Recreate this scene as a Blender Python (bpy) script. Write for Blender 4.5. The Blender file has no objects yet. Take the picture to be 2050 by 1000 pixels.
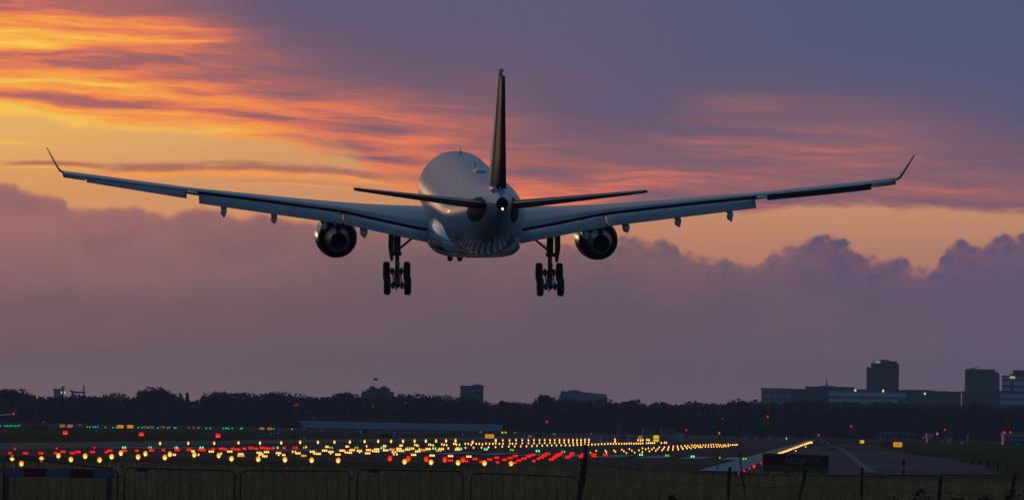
import bpy, bmesh, math, random
import numpy as np
from mathutils import Vector, Matrix

random.seed(7)
rng = np.random.default_rng(7)
scene = bpy.context.scene
COL = scene.collection

# ------------------------------------------------------------------ camera
F, H, ROLL = 14400.0, 2.2, 0.0185            # focal length in photo pixels, eye height, camera roll
PITCH = math.atan(353 / F)
fwd = Vector((0, math.cos(PITCH), math.sin(PITCH)))
r0 = Vector((1, 0, 0)); u0 = r0.cross(fwd)
right = math.cos(ROLL) * r0 + math.sin(ROLL) * u0
up = math.cos(ROLL) * u0 - math.sin(ROLL) * r0
EYE = Vector((0, 0, H))
cam = bpy.data.cameras.new('camera'); cam_ob = bpy.data.objects.new('camera', cam); COL.objects.link(cam_ob)
cam.sensor_width = 36; cam.lens = 36 * F / 2050; cam.clip_start = 1; cam.clip_end = 90000
m = Matrix((right, up, -fwd)).transposed().to_4x4(); m.translation = EYE
cam_ob.matrix_world = m
scene.camera = cam_ob
scene.view_settings.view_transform = 'Standard'
scene.view_settings.look = 'None'
scene.view_settings.exposure = 0
scene.view_settings.gamma = 1
scene.cycles.max_bounces = 6
scene.cycles.volume_bounces = 0
scene.cycles.use_denoising = True
scene.cycles.filter_width = 1.5


def ray(x, y):
    return fwd * F + right * (x - 1025) - up * (y - 500)


def at(x, y, Y):                              # the point seen at photo pixel (x, y) that is Y metres away
    v = ray(x, y); return EYE + v * (Y / v.y)


def gnd(x, y, z=0.0):                         # where that sight line meets the level z
    v = ray(x, y); k = (z - H) / v.z
    return EYE + v * k


def lin(c):
    c = c / 255.0
    return c / 12.92 if c <= 0.04045 else ((c + 0.055) / 1.055) ** 2.4


def rgb(r, g, b):
    return (lin(r), lin(g), lin(b), 1.0)


# ------------------------------------------------------------------ sky
SUN_EL, SUN_AZ = math.radians(3.0), math.radians(-15)      # azimuth from the view axis, left is negative
world = bpy.data.worlds.new('World'); scene.world = world; world.use_nodes = True
nt = world.node_tree; nt.nodes.clear()


class G:
    """tiny expression builder for a node tree"""
    def __init__(s, nt): s.nt = nt
    def put(s, sock, v):
        if hasattr(v, 'is_linked') or isinstance(v, bpy.types.NodeSocket): s.nt.links.new(v, sock)
        else: sock.default_value = v
    def m(s, op, a, b=0.0, c=0.0, clamp=False):
        n = s.nt.nodes.new('ShaderNodeMath'); n.operation = op; n.use_clamp = clamp
        for i, v in enumerate((a, b, c)): s.put(n.inputs[i], v)
        return n.outputs[0]
    def add(s, a, b): return s.m('ADD', a, b)
    def sub(s, a, b): return s.m('SUBTRACT', a, b)
    def mul(s, a, b): return s.m('MULTIPLY', a, b)
    def mad(s, a, b, c): return s.m('MULTIPLY_ADD', a, b, c)
    def smooth(s, v, a, b, lo=0.0, hi=1.0):
        n = s.nt.nodes.new('ShaderNodeMapRange'); n.interpolation_type = 'SMOOTHSTEP'
        for i, q in enumerate((v, a, b, lo, hi)): s.put(n.inputs[i], q)
        return n.outputs[0]
    def xyz(s, x, y, z=0.0):
        n = s.nt.nodes.new('ShaderNodeCombineXYZ')
        for i, q in enumerate((x, y, z)): s.put(n.inputs[i], q)
        return n.outputs[0]
    def noise(s, vec, scale=1.0, detail=3.0, rough=0.5, dist=0.0):
        n = s.nt.nodes.new('ShaderNodeTexNoise'); s.put(n.inputs['Vector'], vec)
        n.inputs['Scale'].default_value = scale; n.inputs['Detail'].default_value = detail
        n.inputs['Roughness'].default_value = rough; n.inputs['Distortion'].default_value = dist
        return n.outputs['Fac']
    def ramp(s, v, stops, interp='LINEAR'):
        n = s.nt.nodes.new('ShaderNodeValToRGB'); s.put(n.inputs[0], v); cr = n.color_ramp; cr.interpolation = interp
        while len(cr.elements) < len(stops): cr.elements.new(0.5)
        for e, (p, c) in zip(cr.elements, stops):
            e.position = p; e.color = c if isinstance(c, tuple) else (c, c, c, 1)
        return n.outputs[0]
    def curve(s, v, pts, auto=False):
        n = s.nt.nodes.new('ShaderNodeFloatCurve'); s.put(n.inputs['Value'], v); cm = n.mapping; c = cm.curves[0]
        cm.use_clip = False
        while len(c.points) < len(pts): c.points.new(0.5, 0.5)
        for p, (a, b) in zip(c.points, pts):
            p.location = (a, b); p.handle_type = 'AUTO' if auto else 'VECTOR'
        cm.update(); return n.outputs[0]
    def mix(s, f, a, b):
        n = s.nt.nodes.new('ShaderNodeMix'); n.data_type = 'RGBA'; s.put(n.inputs[0], f)
        s.put(n.inputs[6], a); s.put(n.inputs[7], b); return n.outputs[2]


g = G(nt)
tc = nt.nodes.new('ShaderNodeTexCoord')
sep = nt.nodes.new('ShaderNodeSeparateXYZ'); nt.links.new(tc.outputs['Generated'], sep.inputs[0])
dx, dy, dz = sep.outputs
dyc = g.m('MAXIMUM', dy, 0.02)
U = g.mul(g.m('DIVIDE', dx, dyc), F / 1000)                 # azimuth and elevation on a flat chart of the sky, 1 unit = 4 degrees
V = g.mul(g.m('DIVIDE', dz, dyc), F / 1000)
X = g.add(U, 1.025)
Y = g.add(g.sub(0.853, V), g.mul(U, ROLL))
X01 = g.m('DIVIDE', X, 2.05)


def rows(v, table, smooth_=False):
    """blend of colour ramps along X, one ramp per height"""
    out = None; prev = None
    for y, stops in table:
        r = g.ramp(X01, [(max(0, min(1, a / 2050)), c) for a, c in stops], 'B_SPLINE' if smooth_ else 'CARDINAL')
        if out is None: out = r
        else:
            out = g.mix(g.smooth(v, prev / 1000, y / 1000), out, r)
        prev = y
    return out


# wind-drawn warp of the lookup position
warp = g.sub(g.noise(g.xyz(g.mul(X, 2.2), g.mul(Y, 9.0)), 1.0, 4, 0.55), 0.5)
warp2 = g.sub(g.noise(g.xyz(g.mul(X, 7), g.mul(Y, 26), 3.3), 1.0, 4, 0.6), 0.5)
Yw = g.mad(warp, 0.05, g.mad(warp2, 0.02, Y))
Ys = g.mad(X, -0.055, Yw)                                    # streaks dip slowly to the right

TT = [
 (0,   [(0, .56), (120, .46), (250, .36), (400, .2), (600, .06), (900, .05), (1300, .03), (1700, .0)]),
 (40,  [(0, .82), (120, .74), (280, .62), (380, .5), (470, .28), (600, .11), (900, .07), (1300, .04), (1700, .0)]),
 (85,  [(0, .86), (200, .77), (350, .70), (430, .56), (520, .33), (700, .15), (1000, .1), (1300, .05), (1700, .0)]),
 (122, [(0, .64), (150, .6), (300, .55), (420, .46), (550, .3), (700, .17), (1000, .12), (1300, .06), (1700, .02)]),
 (165, [(0, .95), (150, .85), (300, .72), (450, .6), (600, .38), (800, .22), (1000, .17), (1300, .07), (1500, .1), (1700, .08), (2050, .0)]),
 (215, [(0, .95), (150, .92), (300, .84), (450, .74), (600, .55), (800, .38), (1000, .24), (1250, .1), (1450, .26), (1600, .26), (1800, .2), (2050, .05)]),
 (250, [(0, .95), (200, .93), (350, .84), (500, .76), (650, .62), (800, .48), (1000, .31), (1250, .16), (1450, .28), (1700, .3), (1900, .24), (2050, .12)]),
 (290, [(0, .92), (300, .85), (500, .75), (700, .67), (850, .55), (1000, .37), (1250, .27), (1400, .38), (1600, .38), (1800, .33), (2050, .2)]),
 (330, [(0, .9), (500, .74), (700, .6), (800, .58), (950, .52), (1100, .38), (1300, .4), (1500, .37), (1750, .33), (2050, .22)]),
 (380, [(0, .85), (800, .62), (1000, .62), (1100, .55), (1300, .46), (1600, .36), (1800, .36), (2050, .34)]),
 (420, [(0, .8), (1000, .62), (1300, .44), (1700, .5), (2050, .42)]),
]
T = rows(Yw, TT)
amp = g.smooth(T, 0.04, 0.6, 0.05, 0.80)
st1 = g.sub(g.noise(g.xyz(g.mul(X, 2.6), g.mul(Ys, 36), 1.7), 1.0, 5, 0.55, 0.25), 0.5)
st2 = g.sub(g.noise(g.xyz(g.mul(X, 6.5), g.mul(Ys, 95), 9.2), 1.0, 4, 0.6), 0.5)
st3 = g.sub(g.noise(g.xyz(g.mul(X, 12), g.mul(Ys, 200), 4.4), 1.0, 3, 0.6), 0.5)
T = g.mad(g.mad(st3, 0.18, g.mad(st2, 0.62, st1)), amp, T)


def streak(T, x0, y0, x1, y1, w, a, ends=90):
    """one long drawn-out cloud band, darker (a<0) or brighter"""
    k = (y1 - y0) / (x1 - x0)
    d = g.m('DIVIDE', g.sub(Yw, g.mad(X, k, (y0 - k * x0) / 1000)), w / 1000)
    body = g.m('EXPONENT', g.mul(g.mul(d, d), -1.0))
    ln = g.mul(g.smooth(X, (x0 - ends) / 1000, (x0 + ends) / 1000), g.smooth(X, (x1 + ends) / 1000, (x1 - ends) / 1000))
    return g.mad(g.mul(body, ln), a, T)


for q in [(-300, 176, 330, 210, 10, -.42, 60), (330, 208, 560, 238, 10, -.3, 60), (500, 240, 820, 262, 12, -.22, 80),
          (60, 128, 360, 122, 11, -.22, 90), (-100, 108, 250, 104, 7, -.18, 80), (300, 148, 470, 152, 7, -.22, 60),
          (300, 85, 480, 88, 8, .16, 80), (0, 163, 380, 170, 7, .14, 120), (-100, 222, 170, 240, 9, .2, 90),
          (560, 278, 760, 300, 8, -.2, 70), (640, 306, 800, 326, 9, -.22, 60), (520, 196, 780, 226, 10, .13, 90),
          (700, 232, 980, 256, 10, .12, 90), (1010, 340, 1160, 352, 13, -.2, 60), (1330, 280, 1580, 296, 6, .15, 90), (1330, 292, 1480, 302, 5, .10, 60),
          (1540, 300, 1780, 296, 6, .13, 100), (1600, 312, 1860, 312, 5, .10, 90), (1660, 330, 1790, 334, 5, .14, 60), (1480, 346, 1680, 360, 8, .12, 90), (1300, 324, 1500, 330, 8, -.08, 80),
          (1240, 340, 1460, 352, 7, .14, 90), (1040, 366, 1330, 370, 9, .12, 90), (1750, 372, 2060, 396, 12, .14, 110), (1700, 398, 2060, 404, 7, -.08, 90), (1380, 398, 1700, 388, 10, -.08, 90), (1380, 200, 1560, 214, 22, .10, 90),
          (940, 240, 1060, 238, 6, .1, 60), (160, 268, 320, 274, 5, .2, 70)]:
    T = streak(T, *q)

T = g.m('MAXIMUM', T, g.mul(g.smooth(X, 0.75, 0.12), 0.46))     # thin cloud near the sun still glows
DECK = [(-0.30, rgb(84, 90, 122)), (0.0, rgb(92, 92, 122)), (0.16, rgb(112, 93, 114)), (0.3, rgb(140, 99, 110)), (0.46, rgb(178, 107, 102)),
        (0.62, rgb(228, 122, 92)), (0.78, rgb(252, 150, 76)), (0.92, rgb(255, 186, 76)), (1.0, rgb(255, 208, 88))]
deck = g.ramp(g.m('MULTIPLY_ADD', T, 1 / 1.3, 0.3 / 1.3), [((p + 0.3) / 1.3, c) for p, c in DECK])
pink = g.ramp(g.m('MULTIPLY_ADD', T, 1 / 1.3, 0.3 / 1.3), [((p + 0.3) / 1.3, c) for p, c in [(-0.3, rgb(82, 89, 122)), (0.0, rgb(90, 91, 122)), (0.16, rgb(111, 92, 115)), (0.3, rgb(132, 98, 112)), (0.46, rgb(162, 105, 108)), (0.62, rgb(204, 116, 106)), (0.8, rgb(226, 130, 106))]])
deck = g.mix(g.smooth(X, 1.05, 1.5), deck, pink)
# the top right corner is bluer
deck = g.mix(g.mul(g.smooth(X, 1.0, 2.1), g.smooth(Y, 0.33, 0.0)), deck, rgb(82, 90, 122))

# clear gap of sky behind the clouds
gap = rows(Y, [(240, [(0, rgb(240, 182, 104)), (500, rgb(228, 168, 106)), (1000, rgb(220, 156, 104)), (1500, rgb(206, 148, 114)), (2050, rgb(204, 142, 110))]),
               (400, [(0, rgb(228, 158, 100)), (500, rgb(216, 154, 106)), (1000, rgb(212, 146, 104)), (1500, rgb(205, 147, 112)), (2050, rgb(204, 148, 110))]),
               (540, [(0, rgb(210, 140, 105)), (1000, rgb(196, 134, 106)), (1500, rgb(186, 130, 108)), (2050, rgb(184, 128, 112))])])
gap = g.mix(g.mul(g.smooth(warp, -0.1, 0.3), 0.10), gap, rgb(235, 150, 110))

# lower edge of the high cloud deck
edge = g.curve(X01, [(a / 2050, b / 1000) for a, b in [(0, 236), (70, 240), (150, 256), (300, 262), (400, 276), (500, 284), (600, 300), (690, 318),
        (760, 372), (900, 398), (1000, 405), (1100, 418), (1300, 428), (1500, 424), (1700, 410), (1900, 420), (2050, 430)]])
edn = g.sub(g.noise(g.xyz(g.mul(X, 9), g.mul(Y, 30), 5.0), 1.0, 5, 0.6), 0.5)
dd = g.add(g.sub(edge, Y), g.mul(edn, 0.05))
deck_m = g.smooth(dd, -0.006, 0.014)
# the edge is lit from below
deck = g.mix(g.mul(g.mul(g.smooth(dd, 0.05, 0.0), 0.4), g.smooth(X, 1.15, 0.6)), deck, rgb(255, 176, 92))
sky = g.mix(deck_m, gap, deck)


def wisp(sky, pts, thick, dark, bright, a=1.0):
    """a thin cloud bar in the gap: dusky above, lit along its underside"""
    x0, x1 = pts[0][0], pts[-1][0]
    c = g.curve(X01, [(p / 2050, q / 1000) for p, q in pts], True)
    d = g.m('DIVIDE', g.add(g.sub(Y, c), g.mul(edn, thick * 0.9 / 1000)), thick / 1000)
    b = g.mul(g.smooth(d, -1.0, -0.45), g.smooth(d, 1.1, 0.3))
    b = g.mul(b, g.smooth(g.noise(g.xyz(g.mul(X, 5.5), g.mul(Y, 42), thick), 1.0, 4, 0.6), 0.30, 0.52, 0.25, 1.0))
    b = g.mul(b, g.mul(g.smooth(X, (x0 - 30) / 1000, (x0 + 60) / 1000), g.smooth(X, (x1 + 20) / 1000, (x1 - 80) / 1000)))
    return g.mix(g.mul(b, a), sky, g.mix(g.smooth(d, -0.15, 0.35), dark, bright))


sky = wisp(sky, [(0, 330), (120, 330), (240, 340)], 11, rgb(190, 118, 96), rgb(255, 176, 76))
sky = wisp(sky, [(-40, 283), (40, 284), (90, 289)], 6, rgb(246, 186, 92), rgb(255, 200, 92), .8)
sky = wisp(sky, [(200, 342), (330, 341), (450, 338), (560, 342), (700, 352), (800, 366)], 20, rgb(184, 116, 98), rgb(255, 160, 78))
sky = wisp(sky, [(440, 366), (560, 364), (700, 374), (800, 384)], 8, rgb(214, 140, 100), rgb(250, 158, 84), .8)
sky = wisp(sky, [(1780, 441), (1840, 443), (1900, 442)], 5, rgb(206, 136, 104), rgb(212, 138, 100), .6)

# heaped cloud bank
vor = nt.nodes.new('ShaderNodeTexVoronoi'); vor.feature = 'SMOOTH_F1'; vor.inputs['Scale'].default_value = 1.0; vor.inputs['Smoothness'].default_value = 0.35
wob = g.sub(g.noise(g.xyz(g.mul(X, 14), g.mul(Y, 14), 8.0), 1.0, 3, 0.5), 0.5)
nt.links.new(g.xyz(g.mul(g.mad(wob, 0.02, X), 30), g.mul(g.mad(wob, 0.02, Y), 34), 1.0), vor.inputs['Vector'])
puffs = g.sub(0.42, vor.outputs['Distance'])
vor2 = nt.nodes.new('ShaderNodeTexVoronoi'); vor2.feature = 'SMOOTH_F1'; vor2.inputs['Scale'].default_value = 1.0; vor2.inputs['Smoothness'].default_value = 0.3
nt.links.new(g.xyz(g.mul(X, 75), g.mul(Y, 80), 3.0), vor2.inputs['Vector'])
puffs = g.mad(g.sub(0.42, vor2.outputs['Distance']), 0.4, puffs)
top = g.curve(g.m('DIVIDE', g.mad(wob, 0.03, X), 2.05), [(a / 2050, b / 1000) for a, b in [(0, 362), (22, 366), (45, 378), (72, 383), (100, 390), (122, 392), (135, 412), (155, 415), (185, 411), (230, 411),
        (262, 408), (300, 416), (340, 428), (362, 416), (392, 408), (430, 414), (480, 432), (520, 424), (600, 438), (700, 448), (800, 446), (900, 450), (1050, 470), (1150, 488), (1230, 476),
        (1290, 471), (1330, 480), (1370, 496), (1420, 508), (1470, 512), (1500, 514), (1535, 518), (1545, 494), (1575, 488), (1600, 478), (1622, 472), (1645, 467),
        (1668, 473), (1688, 474), (1702, 482), (1720, 507), (1745, 516), (1778, 508), (1800, 508), (1822, 530), (1850, 537), (1872, 526), (1886, 514), (1904, 482),
        (1925, 470), (1942, 488), (1975, 476), (2005, 466), (2022, 461), (2050, 466)]])
bn = g.sub(g.noise(g.xyz(g.mul(X, 26), g.mul(Y, 26), 2.0), 1.0, 5, 0.6), 0.5)
bn2 = g.sub(g.noise(g.xyz(g.mul(X, 70), g.mul(Y, 70), 6.0), 1.0, 3, 0.6), 0.5)
bd = g.add(g.sub(Y, top), g.mad(puffs, g.smooth(X, 0.7, 1.3, 0.006, 0.025), g.mad(bn, g.smooth(X, 0.7, 1.3, 0.010, 0.016), g.mul(bn2, 0.006))))
bank_m = g.smooth(bd, -0.003, 0.012)
bank = rows(g.mad(bn, 0.05, Y), [
    (380, [(0, rgb(166, 113, 109)), (300, rgb(168, 117, 109)), (700, rgb(160, 114, 107)), (1300, rgb(130, 102, 110)), (2050, rgb(109, 90, 113))]),
    (450, [(0, rgb(172, 117, 112)), (300, rgb(163, 113, 110)), (700, rgb(150, 110, 107)), (1150, rgb(143, 107, 107)), (1300, rgb(125, 99, 109)), (1600, rgb(108, 90, 115)), (2050, rgb(104, 88, 113))]),
    (530, [(0, rgb(156, 111, 111)), (300, rgb(149, 109, 109)), (700, rgb(134, 103, 106)), (1150, rgb(124, 99, 105)), (1500, rgb(116, 96, 110)), (1700, rgb(105, 88, 113)), (2050, rgb(106, 90, 117))]),
    (620, [(0, rgb(133, 101, 107)), (500, rgb(126, 99, 105)), (1000, rgb(116, 95, 106)), (1500, rgb(113, 94, 110)), (2050, rgb(106, 92, 116))]),
    (700, [(0, rgb(131, 105, 110)), (500, rgb(124, 102, 109)), (1000, rgb(118, 98, 110)), (1500, rgb(115, 97, 113)), (2050, rgb(108, 96, 119))]),
    (790, [(0, rgb(131, 110, 115)), (500, rgb(124, 106, 112)), (1000, rgb(118, 101, 112)), (1500, rgb(115, 99, 116)), (2050, rgb(110, 98, 119))]),
    (850, [(0, rgb(140, 118, 122)), (1000, rgb(128, 109, 119)), (2050, rgb(118, 105, 124))])])
puff = g.noise(g.xyz(g.mul(X, 5.5), g.mul(Y, 8), 4.0), 1.0, 5, 0.55, 0.4)
bank = g.mix(g.mul(g.smooth(puff, 0.42, 0.68), g.smooth(Y, 0.8, 0.45, 0.0, 0.38)), bank, g.mix(g.smooth(X, 0.5, 1.5), rgb(120, 92, 102), rgb(92, 80, 108)))
bank = g.mix(g.mul(g.smooth(puffs, 0.12, -0.12), g.smooth(bd, 0.09, 0.0, 0.0, 0.20)), bank, rgb(170, 112, 106))
bank = g.mix(g.mul(g.smooth(puff, 0.5, 0.28), g.smooth(Y, 0.75, 0.45, 0.0, 0.22)), bank, rgb(160, 108, 104))
# warm translucent rim
bank = g.mix(g.mul(g.mul(g.smooth(bd, 0.020, 0.001), 0.5), g.smooth(X, 2.4, 0.2, 0.25, 1.0)), bank, rgb(206, 126, 104))
sky = g.mix(bank_m, sky, bank)

bg_cloud = nt.nodes.new('ShaderNodeBackground'); nt.links.new(sky, bg_cloud.inputs[0]); bg_cloud.inputs[1].default_value = 1.0
nish = nt.nodes.new('ShaderNodeTexSky'); nish.sky_type = 'NISHITA'; nish.sun_disc = False
nish.sun_elevation = SUN_EL; nish.sun_rotation = SUN_AZ; nish.ozone_density = 2.6
bg_sky = nt.nodes.new('ShaderNodeBackground'); nt.links.new(nish.outputs[0], bg_sky.inputs[0]); bg_sky.inputs[1].default_value = 0.15
# cloud field cut short past the view to curb orange light; dusk sky beyond
w = g.mul(g.mul(g.smooth(g.m('ABSOLUTE', g.sub(U, 0.25)), 2.5, 1.5), g.smooth(V, 6.0, 1.2)), g.smooth(dy, 0.03, 0.3))
# unseen cloud added round the low horizon to keep orange light off the airliner
bg_low = nt.nodes.new('ShaderNodeBackground'); bg_low.inputs[0].default_value = rgb(78, 85, 114); bg_low.inputs[1].default_value = 1.0
msl = nt.nodes.new('ShaderNodeMixShader'); nt.links.new(g.smooth(dz, 0.30, 0.10, 0.0, 0.93), msl.inputs[0])
nt.links.new(bg_sky.outputs[0], msl.inputs[1]); nt.links.new(bg_low.outputs[0], msl.inputs[2])
ms = nt.nodes.new('ShaderNodeMixShader'); nt.links.new(w, ms.inputs[0])
nt.links.new(msl.outputs[0], ms.inputs[1]); nt.links.new(bg_cloud.outputs[0], ms.inputs[2])
wo = nt.nodes.new('ShaderNodeOutputWorld'); nt.links.new(ms.outputs[0], wo.inputs['Surface'])

# ------------------------------------------------------------------ sun (low, behind cloud on the left)
sun = bpy.data.lights.new('sun', 'SUN'); sun.energy = 0.06; sun.angle = math.radians(2); sun.color = (1.0, 0.52, 0.22)
sun_ob = bpy.data.objects.new('sun', sun); COL.objects.link(sun_ob)
sd = Vector((math.sin(SUN_AZ) * math.cos(SUN_EL), math.cos(SUN_AZ) * math.cos(SUN_EL), math.sin(SUN_EL)))
sun_ob.rotation_euler = sd.to_track_quat('Z', 'Y').to_euler()

world.cycles.sampling_method = 'MANUAL'; world.cycles.sample_map_resolution = 512

# ------------------------------------------------------------------ materials
MATS = {}


def mat(name, col, rough=0.6, metal=0.0, coat=0.0, var=0.0, scale=5.0, bump=0.0, spec=0.5, detail=4):
    if name in MATS: return MATS[name]
    m = bpy.data.materials.new(name); m.use_nodes = True; t = m.node_tree; b = t.nodes['Principled BSDF']
    c = col if len(col) == 4 else (*col, 1)
    b.inputs['Base Color'].default_value = c
    b.inputs['Roughness'].default_value = rough; b.inputs['Metallic'].default_value = metal
    b.inputs['Coat Weight'].default_value = coat; b.inputs['Coat Roughness'].default_value = 0.08
    b.inputs['Specular IOR Level'].default_value = spec
    if var or bump:
        q = G(t); tcn = t.nodes.new('ShaderNodeTexCoord')
        n = q.noise(tcn.outputs['Object'], scale, detail, 0.6)
        if var:
            lo = tuple(x * (1 - var) for x in c[:3]) + (1,); hi = tuple(min(1, x * (1 + var)) for x in c[:3]) + (1,)
            t.links.new(q.ramp(n, [(0.3, lo), (0.7, hi)]), b.inputs['Base Color'])
        if bump:
            bn = t.nodes.new('ShaderNodeBump'); bn.inputs['Strength'].default_value = bump; bn.inputs['Distance'].default_value = 0.02
            t.links.new(n, bn.inputs['Height']); t.links.new(bn.outputs[0], b.inputs['Normal'])
    MATS[name] = m; return m


def emit(name, col, strength):
    if name in MATS: return MATS[name]
    m = bpy.data.materials.new(name); m.use_nodes = True; t = m.node_tree; b = t.nodes['Principled BSDF']
    b.inputs['Base Color'].default_value = (0.02, 0.02, 0.02, 1)
    b.inputs['Emission Color'].default_value = (*col[:3], 1); b.inputs['Emission Strength'].default_value = strength
    m.cycles.emission_sampling = 'NONE'
    MATS[name] = m; return m


def lampglass(name, rim, core, pos=(0, -0.75, -0.42), r0=0.35, r1=1.0):
    """lit lamp glass: its glare is painted on, brightest low at the front"""
    m = emit(name, rim, 1.0); t = m.node_tree; q = G(t); b = t.nodes['Principled BSDF']
    tcn = t.nodes.new('ShaderNodeTexCoord'); d = t.nodes.new('ShaderNodeVectorMath'); d.operation = 'DISTANCE'
    t.links.new(tcn.outputs['Object'], d.inputs[0]); d.inputs[1].default_value = pos
    t.links.new(q.ramp(d.outputs['Value'], [(r0, (*core, 1)), ((r0 + r1) / 2, tuple((a + 2 * c) / 3 for a, c in zip(core, rim)) + (1,)), (r1, (*rim, 1))]), b.inputs['Emission Color'])  # core and rim colours carry the lamp's glare
    return m


# ------------------------------------------------------------------ mesh helpers
class MB:
    """collects boxes, tubes and lofts and links them as one mesh object"""
    def __init__(s): s.v = []; s.f = []; s.mi = []; s.sm = []
    def add(s, verts, faces, mi=0, smooth=False):
        o = len(s.v); s.v += [tuple(p) for p in verts]
        for f in faces: s.f.append(tuple(i + o for i in f)); s.mi.append(mi); s.sm.append(smooth)
    def box(s, x0, x1, y0, y1, z0, z1, mi=0):
        v = [(x, y, z) for z in (z0, z1) for y in (y0, y1) for x in (x0, x1)]
        s.add(v, [(0, 2, 3, 1), (4, 5, 7, 6), (0, 1, 5, 4), (2, 6, 7, 3), (0, 4, 6, 2), (1, 3, 7, 5)], mi)
    def tube(s, pts, r, n=8, mi=0, cap=True, smooth=True):
        pts = [Vector(p) for p in pts]; rr = r if isinstance(r, (list, tuple)) else [r] * len(pts)
        rings = []
        for i, p in enumerate(pts):
            d = (pts[min(i + 1, len(pts) - 1)] - pts[max(i - 1, 0)]).normalized()
            a = d.cross(Vector((0, 0, 1)))
            if a.length < 1e-3: a = d.cross(Vector((0, 1, 0)))
            a.normalize(); b = d.cross(a)
            rings.append([p + rr[i] * (math.cos(2 * math.pi * k / n) * a + math.sin(2 * math.pi * k / n) * b) for k in range(n)])
        s.loft(rings, mi, cap, cap, smooth)
    def loft(s, rings, mi=0, cap0=True, cap1=True, smooth=True, mis=None, capmi=None):
        n = len(rings[0]); v = [p for r in rings for p in r]; o = len(s.v); s.v += [tuple(p) for p in v]
        for i in range(len(rings) - 1):
            for k in range(n):
                s.f.append((o + i * n + k, o + i * n + (k + 1) % n, o + (i + 1) * n + (k + 1) % n, o + (i + 1) * n + k))
                s.mi.append(mis[k] if mis else mi); s.sm.append(smooth)
        cm = mi if capmi is None else capmi
        if cap0: s.f.append(tuple(o + k for k in reversed(range(n)))); s.mi.append(cm); s.sm.append(False)
        if cap1: s.f.append(tuple(o + (len(rings) - 1) * n + k for k in range(n))); s.mi.append(cm); s.sm.append(False)
    def revolve(s, prof, c, axis='y', n=40, mi=0, smooth=True, cap0=False, cap1=False, mis=None):
        """prof: (position along axis, radius)"""
        rings = []
        for p, r in prof:
            ring = []
            for k in range(n):
                a = 2 * math.pi * k / n; ca, sa = r * math.cos(a), r * math.sin(a)
                ring.append((c[0] + ca, c[1] + p, c[2] + sa) if axis == 'y' else (c[0] + p, c[1] + ca, c[2] + sa) if axis == 'x' else (c[0] + ca, c[1] + sa, c[2] + p))
            rings.append(ring)
        s.loft(rings, mi, cap0, cap1, smooth)
    def build(s, name, mats, parent=None, fix=True):
        me = bpy.data.meshes.new(name); me.from_pydata(s.v, [], s.f)
        for q in (mats if isinstance(mats, (list, tuple)) else [mats]): me.materials.append(q)
        me.polygons.foreach_set('material_index', s.mi); me.polygons.foreach_set('use_smooth', s.sm); me.update()
        if fix:
            bm = bmesh.new(); bm.from_mesh(me); bmesh.ops.recalc_face_normals(bm, faces=bm.faces); bm.to_mesh(me); bm.free()
        o = bpy.data.objects.new(name, me); COL.objects.link(o)
        if parent: o.parent = parent
        return o


def tag(o, label=None, cat=None, group=None, kind=None):
    if label: o['label'] = label
    if cat: o['category'] = cat
    if group: o['group'] = group
    if kind: o['kind'] = kind
    return o


def empty(name, loc, rz=0.0):
    o = bpy.data.objects.new(name, None); COL.objects.link(o); o.location = loc; o.rotation_euler = (0, 0, rz); return o


def copy_tree(o, parent=None, keep=None):
    c = o.copy(); COL.objects.link(c); c.parent = parent
    for ch in list(o.children):
        if keep is None or keep(ch): copy_tree(ch, c)
    return c


def bevel(o, w, seg=2):
    md = o.modifiers.new('b', 'BEVEL'); md.width = w; md.segments = seg; md.limit_method = 'ANGLE'; return o


ORD = 'first second third fourth fifth sixth seventh eighth ninth tenth eleventh twelfth thirteenth fourteenth fifteenth sixteenth seventeenth eighteenth nineteenth twentieth'.split()


def nth(i):
    if i < 20: return ORD[i]
    n = i + 1; return '%d%s' % (n, 'th' if 10 < n % 100 < 14 else {1: 'st', 2: 'nd', 3: 'rd'}.get(n % 10, 'th'))


# ------------------------------------------------------------------ ground
def ragged(pts, amt):
    out = []
    for i, p in enumerate(pts):
        p, q_ = Vector((p[0], p[1])), Vector((pts[(i + 1) % len(pts)][0], pts[(i + 1) % len(pts)][1])); n = max(1, min(160, int((q_ - p).length / 2.5)))
        d_ = (q_ - p).normalized(); nn = Vector((-d_.y, d_.x))
        for k in range(n): out.append(p + (q_ - p) * (k / n) + nn * (random.gauss(0, amt) if k else 0))
    return out


def sheet(name, pts, z, material, amt=0):
    if amt: pts = ragged(pts, amt)
    me = bpy.data.meshes.new(name); me.from_pydata([(p[0], p[1], z) for p in pts], [], [tuple(range(len(pts)))]); me.materials.append(material)
    bm = bmesh.new(); bm.from_mesh(me)
    for f in bm.faces:
        if f.normal.z < 0: f.normal_flip()
    bmesh.ops.triangulate(bm, faces=bm.faces); bm.to_mesh(me); bm.free()
    o = bpy.data.objects.new(name, me); COL.objects.link(o); o['kind'] = 'structure'; return o


def groundmat(name, a, b, scale, rough=0.9, stretch=(1, 1), fine=1.5, spec=0.03):
    m = mat(name, a, rough, spec=spec); t = m.node_tree; q = G(t); bs = t.nodes['Principled BSDF']
    tcn = t.nodes.new('ShaderNodeTexCoord'); mp = t.nodes.new('ShaderNodeMapping'); t.links.new(tcn.outputs['Object'], mp.inputs[0])
    mp.inputs['Scale'].default_value = (scale * stretch[0], scale * stretch[1], scale)
    n1 = q.noise(mp.outputs[0], 1.0, 5, 0.6); n2 = q.noise(tcn.outputs['Object'], fine, 4, 0.6)
    f = q.mad(q.sub(n2, 0.5), 0.6, n1)
    t.links.new(q.ramp(f, [(0.3, (*a, 1)), (0.7, (*b, 1))]), bs.inputs['Base Color']); return m


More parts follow.
